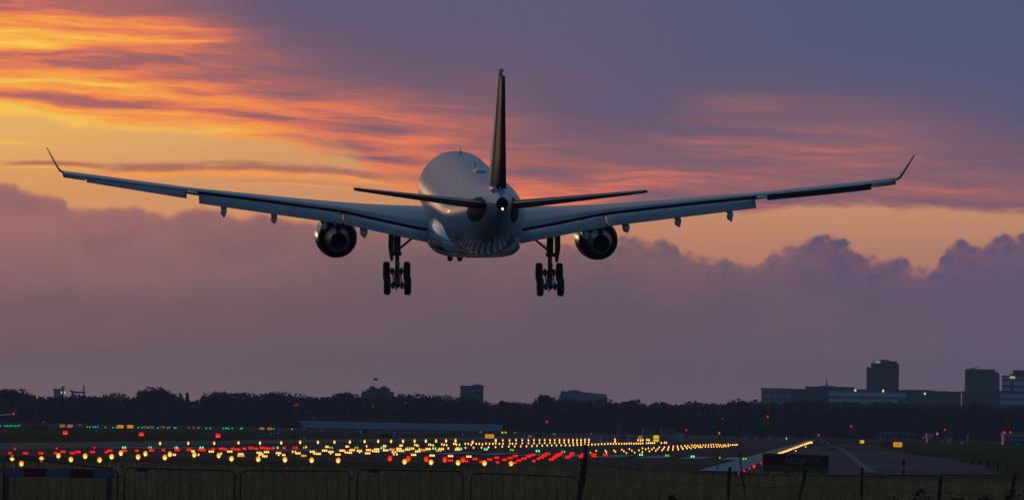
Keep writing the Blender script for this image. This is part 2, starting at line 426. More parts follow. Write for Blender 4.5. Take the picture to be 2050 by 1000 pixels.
M_grass = groundmat('field_grass', (0.13, 0.085, 0.040), (0.20, 0.13, 0.060), 0.012, stretch=(0.35, 1.6), spec=0.0, rough=1.0)
M_asph = groundmat('asphalt', (0.016, 0.0155, 0.017), (0.034, 0.033, 0.036), 0.05, 0.75, stretch=(1, 0.2), spec=0.05)
M_asph2 = groundmat('worn_asphalt', (0.07, 0.066, 0.078), (0.11, 0.105, 0.12), 0.05, 0.7, stretch=(1, 0.2), spec=0.05)
M_conc = groundmat('concrete', (0.09, 0.092, 0.10), (0.14, 0.14, 0.15), 0.06, 0.8, stretch=(1, 0.3))
t = M_conc.node_tree; q = G(t); b = t.nodes['Principled BSDF']; tcn = t.nodes.new('ShaderNodeTexCoord'); br = t.nodes.new('ShaderNodeTexBrick'); t.links.new(tcn.outputs['Object'], br.inputs['Vector'])
br.inputs['Scale'].default_value = 1.0; br.inputs['Brick Width'].default_value = 7.5; br.inputs['Row Height'].default_value = 15.0; br.inputs['Mortar Size'].default_value = .12; br.offset = 0
br.inputs['Color1'].default_value = (.8, .8, .8, 1); br.inputs['Color2'].default_value = (1.05, 1.05, 1.05, 1); br.inputs['Mortar'].default_value = (.45, .45, .45, 1)
mm = t.nodes.new('ShaderNodeMix'); mm.data_type = 'RGBA'; mm.blend_type = 'MULTIPLY'; mm.inputs[0].default_value = 1
t.links.new(b.inputs['Base Color'].links[0].from_socket, mm.inputs[6]); t.links.new(br.outputs['Color'], mm.inputs[7]); t.links.new(mm.outputs[2], b.inputs['Base Color'])
M_white = groundmat('white_paint', (0.30, 0.31, 0.33), (0.52, 0.52, 0.54), 0.5, 0.7)
M_whitew = groundmat('worn_white_paint', (0.17, 0.17, 0.18), (0.3, 0.3, 0.31), 0.4, 0.7)

sheet('ground', [(-3500, -300), (3500, -300), (3500, 6500), (-3500, 6500)], 0, M_grass)
SL = 0.0455                                    # the runway runs slightly to the right of straight away


def along(x, y): return (x + SL * (y - 581), y)


def strip(name, xa, xb, ya, yb, z, m, amt=0):         # runway-aligned rectangle, xa..xb measured at the threshold
    return sheet(name, [along(xa, ya), along(xb, ya), along(xb, yb), along(xa, yb)], z, m, amt)


strip('runway', -30, 21, 408, 3200, 0.02, M_asph, .22)
strip('runway_shoulder', -43, -30, 408, 3200, 0.03, M_asph2, .22)
sheet('taxiway', [gnd(*p) for p in [(1434, 946), (1560, 905), (1600, 896.5), (1640, 893), (1690, 893.5), (1760, 898), (1790, 902), (1830, 910), (1900, 919), (1960, 931), (2012, 949), (1700, 952)]], 0.04, M_conc, .28)
sheet('taxiway_crossing', [gnd(*p) for p in [(1640, 895), (1690, 895.5), (1760, 899), (1784, 902.5), (1740, 903), (1690, 902), (1645, 900)]], 0.06, M_asph)
sheet('perimeter_road', [gnd(*p) for p in [(1650, 889), (1780, 893), (1740, 894.6), (1650, 891)]], 0.05, M_asph2)
# runway edge stripe, threshold stripes and taxiway line
strip('runway_edge_line', 19.2, 21.4, 378, 1900, 0.08, M_white)
strip('runway_edge_line', -31, -29.8, 560, 1900, 0.08, M_whitew)
for k in range(16):
    x0 = -28.6 + k * 3.1
    strip('threshold_stripe', x0, x0 + 1.75, 530, 581, 0.07, M_white)
for k in range(9):                              # thin cross line ahead of the stripes, worn into pieces
    x0 = -27 + k * 5.2
    strip('threshold_line', x0, x0 + 3.6, 583.5, 586.5, 0.065, M_whitew)
ln = [gnd(*p) for p in [(1663, 892.5), (1674, 894.5), (1684, 899), (1698, 908), (1716, 924), (1738, 942), (1744, 948)]]
sheet('taxiway_line', [(p.x - .3, p.y) for p in ln] + [(p.x + .3, p.y) for p in reversed(ln)], 0.08, M_whitew)

# ------------------------------------------------------------------ airliner
AO = at(952.3, 418, 505.5)
plane = empty('airliner', AO)
plane.rotation_mode = 'XYZ'
plane.matrix_world = Matrix.Translation(AO) @ Matrix.Rotation(math.radians(3.6), 4, 'Z') @ Matrix.Rotation(math.radians(5), 4, 'X') @ Matrix.Rotation(-0.012, 4, 'Y')
tag(plane, 'twin engined wide body airliner with wheels down, landing above the approach lights', 'airliner')


def P(x, s, z): return (x, 33 - s, z)          # s = metres behind the nose


# paint: white above, dark blue below, glossy
M_paint = mat('fuselage_paint', (0.72, 0.73, 0.75), 0.36, coat=0.06, spec=0.10)
t = M_paint.node_tree; q = G(t); b = t.nodes['Principled BSDF']
tcn = t.nodes.new('ShaderNodeTexCoord'); sp = t.nodes.new('ShaderNodeSeparateXYZ'); t.links.new(tcn.outputs['Object'], sp.inputs[0])
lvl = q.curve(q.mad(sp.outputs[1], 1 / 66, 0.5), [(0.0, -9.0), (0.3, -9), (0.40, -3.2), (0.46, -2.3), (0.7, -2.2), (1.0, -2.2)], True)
grime = q.noise(tcn.outputs['Object'], 1.3, 5, 0.65)
body = q.mix(q.smooth(grime, .35, .7), (0.48, .55, .66, 1), (0.57, .64, .75, 1))
joint = q.m('LESS_THAN', q.m('FRACT', q.mul(sp.outputs[1], 1 / 4.27)), .012)
ang = q.m('ARCTAN2', sp.outputs[0], sp.outputs[2]); joint = q.m('MAXIMUM', joint, q.m('LESS_THAN', q.m('FRACT', q.mad(ang, 1.59, .5)), .008))
body = q.mix(q.mul(joint, .45), body, (.15, .16, .18, 1))
t.links.new(q.smooth(sp.outputs[2], -1.4, -.2, 1.0, .02), b.inputs['Coat Weight'])
b.inputs['Coat IOR'].default_value = 1.9; b.inputs['Coat Roughness'].default_value = 0.03
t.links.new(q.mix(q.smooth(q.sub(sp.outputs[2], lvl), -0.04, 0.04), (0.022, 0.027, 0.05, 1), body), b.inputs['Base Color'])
M_wing = mat('wing_paint', (0.44, 0.45, 0.47), 0.38, coat=0.15, var=0.12, scale=1.5)
M_flap = mat('flap_paint', (0.36, 0.37, 0.385), 0.42, coat=0.1, var=0.12, scale=1.5)
M_flaprefl = mat('flap_reflection', (.62, .63, .66), .35)  # paler colour for the reflections put on the right flaps
M_navy = mat('navy_paint', (0.016, 0.02, 0.042), 0.28, coat=0.2, spec=.3, var=0.15, scale=2)
M_dark = mat('dark_gap', (0.005, 0.005, 0.006), 0.9, spec=0.05)
M_tyre = mat('tyre_rubber', (0.011, 0.011, 0.012), 0.75)
M_strut = mat('gear_paint', (0.10, 0.105, 0.115), 0.45, var=0.3, scale=8)
M_metal = mat('nozzle_metal', (0.11, 0.105, 0.105), 0.38, metal=0.9, var=0.3, scale=2)
M_burnt = mat('burnt_metal', (0.02, 0.02, 0.022), 0.6, metal=0.5)
M_glass = mat('cabin_glass', (0.02, 0.025, 0.035), 0.05, coat=1)
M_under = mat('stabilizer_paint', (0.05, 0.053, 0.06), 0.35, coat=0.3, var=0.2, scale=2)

FUS = [(0.0, .04, .04, -.62), (.25, .42, .42, -.6), (.8, .88, .9, -.55), (1.8, 1.5, 1.55, -.4), (3, 2.02, 2.1, -.25), (4.6, 2.48, 2.54, -.1), (6.3, 2.74, 2.76, -.03),
       (8, 2.82, 2.82, 0), (14, 2.82, 2.82, 0), (20, 2.82, 2.82, 0), (27, 2.82, 2.82, 0), (34, 2.82, 2.82, 0), (40, 2.82, 2.82, 0), (42.5, 2.8, 2.8, .02), (45, 2.68, 2.69, .14),
       (47.5, 2.46, 2.48, .36), (50, 2.18, 2.21, .62), (52.5, 1.86, 1.92, .92), (55, 1.52, 1.62, 1.24), (57.5, 1.18, 1.3, 1.56), (60, .84, .95, 1.84), (61.8, .6, .7, 2.0), (63, .46, .54, 2.07), (63.66, .40, .46, 2.1)]


def fsec(s):
    a = np.array(FUS); return [float(np.interp(s, a[:, 0], a[:, k])) for k in (1, 2, 3)]


mb = MB(); N = 56
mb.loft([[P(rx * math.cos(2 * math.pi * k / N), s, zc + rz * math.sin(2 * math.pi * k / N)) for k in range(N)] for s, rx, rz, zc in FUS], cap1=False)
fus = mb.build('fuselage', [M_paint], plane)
mb = MB()                                       # auxiliary power unit exhaust in the tail end
mb.revolve([(-30.70, .37), (-30.66, .41), (-30.2, .36), (-29.6, .3)], (0, 0, 2.1), n=24, cap1=True)
mb.build('exhaust_pipe', [M_burnt], plane)
mb = MB(); mb.revolve([(-.07, .015), (-.05, .055), (0, .075), (.05, .055), (.07, .015)], (0.02, -30.74, 1.80), n=12, cap0=True, cap1=True)
mb.build('tail_light', [lampglass('tail_lamp', (1.2, .55, .12), (5, 3.4, 1.6), (0, -30.9, 1.8), .1, .3)], plane)

# stabilizer seal plates (dark arcs where the tailplane swings)
for sx in (-1, 1):
    mb = MB(); rings = []
    for s in np.linspace(53.3, 60.0, 16):
        rx, rz, zc = fsec(s); h = math.sin(math.pi * (s - 53.3) / 6.7) ** .5 if 53.3 < s < 60.0 else 0.02
        ring = []
        for off in (0.0, 0.03):
            ks = np.linspace(-1, 1, 9) if off == 0 else np.linspace(1, -1, 9)
            for k in ks:
                a = -0.04 + k * 0.58 * h
                ring.append(P(sx * (rx + off) * math.cos(a), s, zc + (rz + off) * math.sin(a)))
        rings.append(ring)
    mb.loft(rings); mb.build('stabilizer_seal', [mat('seal_plate', (.03, .032, .037), .7, spec=.2, var=.3, scale=2)], plane)

# belly fairing round the wing root
mb = MB(); rings = []
for s, hw, top_, bot in [(16.5, .6, -1.6, -2.6), (18, 1.9, -1.2, -3.0), (20.5, 2.8, -.9, -3.28), (24, 3.2, -.7, -3.4), (29, 3.28, -.7, -3.42), (33.5, 3.2, -.75, -3.4), (36, 2.95, -.9, -3.25), (38.5, 2.4, -1.2, -2.98), (40.5, 1.5, -1.7, -2.8), (41.6, .5, -2.3, -2.7)]:
    zc, hh = (top_ + bot) / 2, (top_ - bot) / 2; ring = []
    for k in range(40):
        a = 2 * math.pi * k / 40; c, s_ = math.cos(a), math.sin(a)
        ring.append(P(hw * math.copysign(abs(c) ** .62, c), s, zc + hh * math.copysign(abs(s_) ** .62, s_)))
    rings.append(ring)
mb.loft(rings); mb.build('belly_fairing', [M_paint], plane)

# roof fittings
mb = MB(); rings = []
for s, w_, h_ in [(34.0, .05, .02), (34.5, .3, .16), (35.3, .42, .26), (37.2, .42, .26), (38.2, .36, .2), (38.6, .1, .05)]:
    rings.append([P(0.05 + w_ * math.cos(math.pi * k / 10), s, 2.80 + h_ * math.sin(math.pi * k / 10)) for k in range(11)] + [P(0.05 - w_, s, 2.7), P(.05 + w_, s, 2.7)])
mb.loft(rings); mb.build('antenna_fairing', [M_wing], plane)
for s, hgt in ((12.5, .5), (31.5, .45)):
    mb = MB(); mb.loft([[P(-.03, s, 2.78), P(.03, s, 2.78), P(.03, s + .45, 2.78), P(-.03, s + .45, 2.78)], [P(-.015, s + .25, 2.8 + hgt), P(.015, s + .25, 2.8 + hgt), P(.015, s + .45, 2.8 + hgt), P(-.015, s + .45, 2.8 + hgt)]], smooth=False)
    mb.build('antenna', [M_dark], plane)
win = None
for k in range(26):                             # cabin windows of the left flank
    s = 7.6 + k * 1.05
    if win is None:
        mb = MB(); mb.loft([[(-2.84 + .02 * j, .13 * math.cos(a), .19 * math.sin(a)) for a in np.linspace(0, 2 * math.pi, 13)[:-1]] for j in (0, 1, 3)])
        win = mb.build('cabin_window', [M_glass], plane); o = win
    else:
        o = win.copy(); COL.objects.link(o); o.parent = plane
    o.location = (.08, 33 - s, .42)

# wings
XS = [0, 3, 5.44, 8.6, 12.6, 19.8, 23.6, 29.0]; ZT = [-.45, -.38, -.26, -.04, .40, 1.27, 1.85, 2.67]
XZ = [0, 3.4, 6.4, 9.25, 14.5, 19.45, 23.6, 29.0]; ZS = [-1.7, -1.61, -.95, -.31, .48, 1.16, 1.69, 2.47]


def LE(x): return 20.5 + (x - 2.8) * .62 if x > 2.8 else 20.5
def TE(x): return 31.6 + max(0, x - 2.8) * .09 if x < 9.35 else 32.2 + (x - 9.35) * .3536
def zt(x): return float(np.interp(x, XS, ZT))
def zs(x): return float(np.interp(x, XZ, ZS))
def cut(x, f=.8): return LE(x) + f * (TE(x) - LE(x))


FU = [.015, .05, .12, .25, .45, .65, .8]


def wsec(x, sx):
    c = TE(x) - LE(x); th = c * float(np.interp(x, [0, 3, 9, 20, 29], [.15, .14, .118, .108, .1])); a, b = zt(x), zs(x)
    def upz(f):
        if f <= .25: return a - th * float(np.interp(f, [0, .015, .05, .12, .25], [.55, .34, .2, .07, 0]))
        u = (f - .25) / .55; return a + (b - a) * u + .016 * c * math.sin(math.pi * u)
    lo = {.8: .015 * c + .07, .65: .045 * c + .08, .45: .7 * th, .25: .97 * th, .12: .82 * th, .05: .52 * th, .015: .28 * th}
    L = LE(x); pts = [P(sx * x, L, a - .55 * th)]
    pts += [P(sx * x, L + f * c, upz(f)) for f in FU]
    pts += [P(sx * x, L + f * c, upz(f) - lo[f]) for f in reversed(FU)]
    return pts


def panel(mb, sx, xs, front, tez, dz, th, te_f, mi=0, bulge=.03):
    """flap-like panel: front edge near the cut line, sharp rear edge"""
    rings = []
    for x in xs:
        c = TE(x) - LE(x); s0 = cut(x, front); s1 = cut(x, te_f); z0 = zs(x) - dz; z1 = tez(x); L = s1 - s0; tt = th(x) if callable(th) else th
        rings.append([P(sx * x, s0 - .04, z0 - tt * .5), P(sx * x, s0 + .03 * L, z0 - tt * .1), P(sx * x, s0 + .2 * L, z0 + (z1 - z0) * .2 + bulge * L * .9), P(sx * x, s0 + .55 * L, z0 + (z1 - z0) * .55 + bulge * L),
                      P(sx * x, s1, z1 + .012), P(sx * x, s1, z1 - .012), P(sx * x, s0 + .55 * L, z0 + (z1 - z0) * .55 - tt * .45), P(sx * x, s0 + .1 * L, z0 + (z1 - z0) * .1 - tt)])
    mb.loft(rings, mi, smooth=True)


def flapz(x): return float(np.interp(x, [3.25, 9.35, 12, 19.55], [-2.42, -1.14, -.74, .42]))


for sx in (-1, 1):
    xs = [0, 2.0, 3, 4.4, 6, 7.6, 9.3, 11, 13, 15, 17, 19.6, 21.5, 23.6, 26, 28, 29]
    mb = MB(); secs = [wsec(x, sx) for x in xs]
    mis = [0] * 15; mis[7] = 1                  # the rear face (flap cove) is dark
    mb.loft(secs, mis=mis)
    wing = mb.build('wing', [M_wing, M_dark], plane)
    # fixed trailing pieces beside the aileron
    mb = MB(); panel(mb, sx, [19.62, 20.0, 20.3], .8, lambda x: zs(x) - .12, 0.0, .10, 1.0, bulge=.01)
    mb.build('trailing_edge', [M_wing], wing); mb = MB()
    panel(mb, sx, [27.4, 28.2, 28.95], .8, lambda x: 2.3 + (x - 28.9) * .16, .0, .16, 1.0, bulge=.0)
    mb.build('trailing_edge', [M_under], wing)
    mb = MB(); panel(mb, sx, [3.25, 4.5, 6, 7.6, 9.24], .815, flapz, .16, .3, 1.09, bulge=.05)
    fl = mb.build('flap', [M_flap], wing)
    mb = MB(); panel(mb, sx, [9.38, 11, 13, 15, 17, 19.5], .815, flapz, .14, .24, 1.09, bulge=.05)
    mb.build('flap', [M_flap], wing)
    mb = MB()
    if sx < 0: panel(mb, sx, [20.35, 22, 24, 26, 27.35], .8, lambda x: .70 + (x - 20.1) * .172, .02, .14, 1.0, bulge=.015)
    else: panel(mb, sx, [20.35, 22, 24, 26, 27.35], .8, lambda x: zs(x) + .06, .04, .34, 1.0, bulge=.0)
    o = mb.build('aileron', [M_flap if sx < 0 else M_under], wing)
    tag(o, 'drooped pale aileron of the left wing' if sx < 0 else 'raised aileron of the right wing showing its dark underside')
    if sx > 0:                                  # flap reflections behind the slot, built as raised strips of paler colour
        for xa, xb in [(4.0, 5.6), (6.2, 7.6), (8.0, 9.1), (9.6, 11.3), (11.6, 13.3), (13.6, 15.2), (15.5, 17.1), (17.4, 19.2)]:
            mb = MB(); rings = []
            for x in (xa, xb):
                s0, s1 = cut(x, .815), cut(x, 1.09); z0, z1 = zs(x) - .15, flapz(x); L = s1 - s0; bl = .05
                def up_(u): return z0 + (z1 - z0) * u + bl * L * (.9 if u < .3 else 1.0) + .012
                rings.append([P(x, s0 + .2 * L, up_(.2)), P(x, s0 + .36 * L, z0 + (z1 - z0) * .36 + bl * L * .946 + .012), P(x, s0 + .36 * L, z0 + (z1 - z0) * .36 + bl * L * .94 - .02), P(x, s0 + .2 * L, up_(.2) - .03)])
            mb.loft(rings, smooth=False); mb.build('reflection_strip', [M_flaprefl], wing)
    # winglet
    mb = MB(); rings = []
    for x, L, z, c in [(29.0, 36.74, 2.60, 2.4), (29.25, 37.2, 2.78, 2.2), (29.5, 37.8, 3.2, 1.75), (29.8, 38.6, 3.78, 1.3), (30.12, 39.5, 4.42, .7)]:
        th = .07 * c + .02; dxn, dzn = .87 * th, -.5 * th
        if x == 29.0: dxn, dzn = .2 * th, -.9 * th
        rings.append([P(sx * x, L, z), P(sx * (x - dxn * .4), L + .25 * c, z - dzn * .4), P(sx * (x - dxn * .3), L + .6 * c, z - dzn * .3), P(sx * x, L + c, z - .03), P(sx * (x + dxn * .3), L + .6 * c, z + dzn * .3), P(sx * (x + dxn * .4), L + .25 * c, z + dzn * .4)])
    mb.loft(rings); mb.build('winglet', [M_navy], wing)
    # flap track fairings, tails swung down with the flaps
    for x, ztip, sc in [(7.8, -1.98, 1.1), (10.65, -1.42, 1.05), (14.2, -.99, 1), (17.75, -.52, .95)]:
        c = TE(x) - LE(x); mb = MB(); rings = []
        zl = zs(x)
        path = [(.42, zl - .28, .03, .05), (.5, zl - .42, .15, .2), (.66, zl - .52, .21 * sc, .3), (.8, zl - .66, .23 * sc, .36), (.95, zl - .14 + (flapz(x) - zl) * .52 - .56, .24 * sc, .36), (1.05, flapz(x) - .26, .22 * sc, .30), (1.1, flapz(x) - .36, .17 * sc, .2), (1.14, (flapz(x) - .5 + ztip) / 2, .10, .13), (1.17, ztip - .05, .015, .02)]
        for f, z, rx, rz in path:
            rings.append([P(sx * x + rx * math.cos(a), cut(x, f), z + rz * math.sin(a)) for a in np.linspace(0, 2 * math.pi, 17)[:-1]])
        mb.loft(rings); mb.build('flap_track_fairing', [M_flap], wing)

# engines
for sx in (-1, 1):
    e = (sx * 9.37, 0, -2.72)
    eng = MB()
    prof = [(33 - s, r) for s, r in [(22.6, 1.14), (24.35, 1.235), (24.36, 1.27), (23.6, 1.40), (22.2, 1.50), (20.8, 1.52), (19.6, 1.46), (19.0, 1.34), (18.9, 1.24), (19.1, 1.16), (20.2, 1.2), (20.25, .3)]]
    eng.revolve(prof, e, n=56)
    eo = eng.build('engine', [M_navy], plane)
    d = MB(); d.revolve([(33 - 24.3, 1.2), (33 - 22.6, 1.13), (33 - 22.55, 1.0), (33 - 22.5, .5)], e, n=40)
    d.build('fan_duct', [M_dark], eo)
    cc = MB(); cc.revolve([(33 - s, r) for s, r in [(22.3, .94), (23.4, 1.0), (24.3, .98), (25.2, .86), (26.1, .68), (26.6, .60)]], e, n=48); cc.build('core_cowl', [M_metal], eo)
    nz = MB(); nz.revolve([(33 - s, r) for s, r in [(26.5, .59), (26.95, .53), (26.94, .50), (25.6, .52), (25.5, .2)]], e, n=40); nz.build('nozzle', [M_burnt], eo)
    pl = MB(); pl.revolve([(33 - s, r) for s, r in [(25.6, .3), (26.3, .26), (27.0, .12), (27.3, .02)]], e, n=24, cap1=True); pl.build('exhaust_plug', [M_dark], eo)
    py = MB()
    secs = []
    for s, hw, z0, z1 in [(19.9, .06, -1.35, -1.22), (21, .22, -1.6, -.95), (23, .26, -1.75, -.75), (25, .26, -1.85, -.5), (27.5, .22, -1.35, -.75), (29.6, .04, -1.1, -.95)]:
        secs.append([P(sx * 9.37 - hw, s, z0), P(sx * 9.37 + hw, s, z0), P(sx * 9.37 + hw, s, z1), P(sx * 9.37 - hw, s, z1)])
    py.loft(secs, smooth=False); bevel(py.build('pylon', [M_wing], eo), .05)

# tailplane and fin
for sx in (-1, 1):
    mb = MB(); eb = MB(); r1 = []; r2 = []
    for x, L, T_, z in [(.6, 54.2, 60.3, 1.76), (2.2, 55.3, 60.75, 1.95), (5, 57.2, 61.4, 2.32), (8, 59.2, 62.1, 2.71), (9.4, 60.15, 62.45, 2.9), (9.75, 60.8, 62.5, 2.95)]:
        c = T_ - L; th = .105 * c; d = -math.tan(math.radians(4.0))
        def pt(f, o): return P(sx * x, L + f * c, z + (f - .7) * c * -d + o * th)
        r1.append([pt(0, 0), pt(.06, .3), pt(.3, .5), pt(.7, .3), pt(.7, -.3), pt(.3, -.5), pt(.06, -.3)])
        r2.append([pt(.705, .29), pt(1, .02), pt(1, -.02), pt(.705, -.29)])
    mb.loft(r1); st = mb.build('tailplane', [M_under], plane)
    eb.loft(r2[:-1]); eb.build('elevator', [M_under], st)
mb = MB(); rb = MB(); r1 = []; r2 = []
for L, T_, z, tk in [(48.3, 60.2, 2.35, .05), (51.2, 60.25, 2.9, .085), (53.4, 60.8, 5.0, .088), (55.7, 61.35, 7.4, .088), (57.7, 61.85, 9.6, .09), (58.5, 62.0, 10.5, .085), (59.5, 61.95, 10.85, .05)]:
    c = T_ - L; hs = L + .68 * c
    if z < 2.5: c = 8; 
    th = tk * c; an = math.radians(9)
    def pt(f, o):
        s = L + f * (T_ - L); return P(o * th, s, z)
    r1.append([pt(0, 0), pt(.08, .32), pt(.3, .5), pt(.5, .46), pt(.68, .32), pt(.68, -.32), pt(.5, -.46), pt(.3, -.5), pt(.08, -.32)])
    rc = T_ - hs
    def rp(u, o): return P(o + u * rc * math.sin(an), hs + .02 + u * rc * math.cos(an), z)
    r2.append([rp(0, .31 * th), rp(.5, .17 * th), rp(1, .015), rp(1, -.015), rp(.5, -.17 * th), rp(0, -.31 * th)])
mb.loft(r1)
M_fin = mat('fin_paint', (0.03, 0.03, 0.05), 0.5, spec=.15)
t = M_fin.node_tree; q = G(t); b = t.nodes['Principled BSDF']; tcn = t.nodes.new('ShaderNodeTexCoord'); sp = t.nodes.new('ShaderNodeSeparateXYZ'); t.links.new(tcn.outputs['Object'], sp.inputs[0])
k = q.mad(sp.outputs[1], .30, sp.outputs[2])   # slanting red and blue bands of the livery
t.links.new(q.ramp(q.m('MULTIPLY_ADD', k, 1 / 14, .5), [(0, (.16, .012, .018, 1)), (.14, (.16, .012, .018, 1)), (.142, (.03, .03, .045, 1)), (.27, (.03, .03, .045, 1)), (.272, (.18, .012, .018, 1)), (.42, (.18, .012, .018, 1)), (.422, (.014, .016, .03, 1))], 'LINEAR'), b.inputs['Base Color'])
M_finw = mat('fin_side_paint', (0.52, 0.44, 0.43), 0.5, coat=0, spec=.2, var=.08, scale=1.5)
fin = mb.build('tail_fin', [M_finw], plane)
rb.loft(r2[1:-1]); rb.build('rudder', [M_fin], fin)
mb = MB(); mb.loft([[P(.02 * math.cos(a), 58.9, 10.8 + .02 * math.sin(a)) for a in np.linspace(0, 6.28, 9)[:-1]], [P(.17 * math.cos(a), 60, 10.84 + .12 * math.sin(a)) for a in np.linspace(0, 6.28, 9)[:-1]], [P(.12 * math.cos(a), 62.05, 10.82 + .1 * math.sin(a)) for a in np.linspace(0, 6.28, 9)[:-1]]])
mb.build('fin_tip', [M_wing], fin)
mb = MB()
for sx in (-1, 1):                              # fillet at the foot of the fin
    mb.loft([[P(sx * .10, s, zz), P(sx * w_, s, fsec(s)[2] + fsec(s)[1] - .1), P(sx * .05, s, fsec(s)[2] + fsec(s)[1] - .15)] for s, zz, w_ in [(50, 2.75, .3), (54, 3.0, .55), (58, 3.1, .5), (60.4, 2.95, .42)]])
mb.build('fin_fillet', [M_wing], fin)


# landing gear
def wheel(parent, x, s, z, r, w_):
    mb = MB(); mb.revolve([(-w_ / 2, r * .55), (-w_ / 2, r * .8), (-w_ * .42, r * .93), (-w_ * .25, r), (w_ * .25, r), (w_ * .42, r * .93), (w_ / 2, r * .8), (w_ / 2, r * .55)], (x, 33 - s, z), 'x', 32)
    o = mb.build('wheel', [M_tyre], parent)
    mb = MB(); mb.revolve([(-w_ * .4, .02), (-w_ * .4, r * .56), (w_ * .4, r * .56), (w_ * .4, .02)], (x, 33 - s, z), 'x', 24); mb.build('rim', [M_strut], o)
    return o


for sx in (-1, 1):
    gx = sx * 5.4
    mb = MB(); mb.tube([P(gx, 31.0, -1.9), P(gx, 31.1, -3.3)], .24, 16); mb.tube([P(gx, 31.1, -3.2), P(gx, 31.15, -3.42)], .31, 16); mb.tube([P(gx, 31.1, -3.4), P(gx, 31.25, -5.0)], .15, 14)
    mb.tube([P(gx, 31.6, -3.3), P(gx, 32.0, -3.95), P(gx, 31.6, -4.7)], [.1, .16, .1], 8)
    gear = mb.build('landing_gear', [M_strut], plane); gear.name = 'landing_gear'
    mb = MB(); mb.tube([P(gx, 30.35, -4.52), P(gx, 31.25, -5.02), P(gx, 32.15, -5.56)], [.16, .22, .16], 12)
    for s, z in ((30.5, -4.6), (32.0, -5.48)): mb.tube([P(gx - .8, s, z), P(gx + .8, s, z)], .1, 10); mb.tube([P(gx - .42, s, z), P(gx - .2, s, z)], .25, 12); mb.tube([P(gx + .2, s, z), P(gx + .42, s, z)], .25, 12)
    mb.tube([P(gx - .12, 32.2, -5.55), P(gx - .1, 32.25, -5.85)], .05, 6)
    for q_ in (-.28, .28): mb.tube([P(gx + q_, 30.5, -4.7), P(gx + q_, 31.9, -5.2)], .05, 6)
    mb.build('bogie', [M_strut], gear)
    for s, z in ((30.5, -4.6), (32.0, -5.48)):
        for dx_ in (-.72, .72): wheel(gear, gx + dx_, s, z, .69, .46)
    mb = MB(); mb.tube([P(gx, 31.0, -3.1), P(gx - sx * 1.5, 30.4, -1.9)], .085, 8); mb.tube([P(gx, 31.0, -3.0), P(gx, 29.4, -1.9)], .1, 8); mb.build('side_brace', [M_strut], gear)
    mb = MB(); x0, x1 = gx + sx * .34, gx + sx * .44
    v = [(30.2, -1.9), (32.2, -1.9), (32.2, -3.0), (31.9, -3.3), (31.8, -3.85), (30.6, -3.6), (30.2, -3.0)]
    mb.loft([[P(gx + sx * .30, s, z) for s, z in v], [P(gx + sx * (.34), s, z) for s, z in v]], smooth=False)
    mb.loft([[P(gx + sx * .32, 31.9, -1.9), P(gx + sx * .66, 32.0, -1.9), P(gx + sx * .66, 31.96, -1.9)], [P(gx + sx * .32, 31.9, -2.9), P(gx + sx * .68, 32.0, -2.8), P(gx + sx * .68, 31.96, -2.8)], [P(gx + sx * .34, 31.9, -3.7), P(gx + sx * .5, 32.0, -3.85), P(gx + sx * .5, 31.96, -3.85)]], smooth=False)
    mb.build('gear_door', [M_under], gear)
mb = MB(); mb.tube([P(0, 6.0, -2.3), P(0, 6.7, -4.0)], .14, 12); mb.tube([P(0, 6.7, -3.9), P(0, 6.8, -4.95)], .09, 12); mb.tube([P(-.42, 6.8, -4.9), P(.42, 6.8, -4.9)], .07, 8); mb.tube([P(0, 6.7, -3.8), P(0, 9, -2.5)], .06, 8)
ng = mb.build('nose_gear', [M_strut], plane)
for x in (-.36, .36): wheel(ng, x, 6.8, -4.87, .53, .38)
for x in (-.7, .7):
    mb = MB(); mb.loft([[P(x - .02, s, -2.5) for s in (4.6, 5.6)] + [P(x + .02, s, -2.5) for s in (5.6, 4.6)], [P(x * 1.1 - .02, s, -3.5) for s in (4.8, 5.4)] + [P(x * 1.1 + .02, s, -3.5) for s in (5.4, 4.8)]], smooth=False); mb.build('gear_door', [M_flap], ng)

# ------------------------------------------------------------------ woodland and trees
def foliage(name, base, amount):
    m = mat(name, base, 0.85, spec=0.15); t = m.node_tree; q = G(t); b = t.nodes['Principled BSDF']
    ge = t.nodes.new('ShaderNodeNewGeometry')
    lo = tuple(c * (1 - amount) for c in base) + (1,); hi = tuple(c * (1 + amount) for c in base) + (1,)
    t.links.new(q.ramp(ge.outputs['Random Per Island'], [(0, lo), (1, hi)]), b.inputs['Base Color']); return m


M_leaf = foliage('foliage', (0.055, 0.06, 0.045), .18)
M_bark = mat('bark', (0.05, 0.042, 0.035), 0.9)


def quads(name, cen, size, material, parent=None, flat=0.9):
    """many small leaf-clump faces at the given centres"""
    n = len(cen); nrm = rng.normal(size=(n, 3)); nrm /= np.linalg.norm(nrm, axis=1)[:, None]
    a = np.cross(nrm, rng.normal(size=(n, 3))); a /= np.linalg.norm(a, axis=1)[:, None]; b = np.cross(nrm, a)
    s = (np.asarray(size) * np.ones(n))[:, None]
    v = np.stack([cen - s * a * 1.1, cen - s * b * .6 + s * a * .1, cen + s * a, cen + s * b * .65], 1).reshape(-1, 3)
    me = bpy.data.meshes.new(name); me.vertices.add(4 * n); me.vertices.foreach_set('co', v.ravel().astype(np.float32))
    me.loops.add(4 * n); me.loops.foreach_set('vertex_index', np.arange(4 * n, dtype=np.int32))
    me.polygons.add(n); me.polygons.foreach_set('loop_start', np.arange(0, 4 * n, 4, dtype=np.int32)); me.polygons.foreach_set('loop_total', np.full(n, 4, np.int32))
    me.materials.append(material); me.update(); me.validate()
    o = bpy.data.objects.new(name, me); COL.objects.link(o)
    if parent: o.parent = parent
    return o


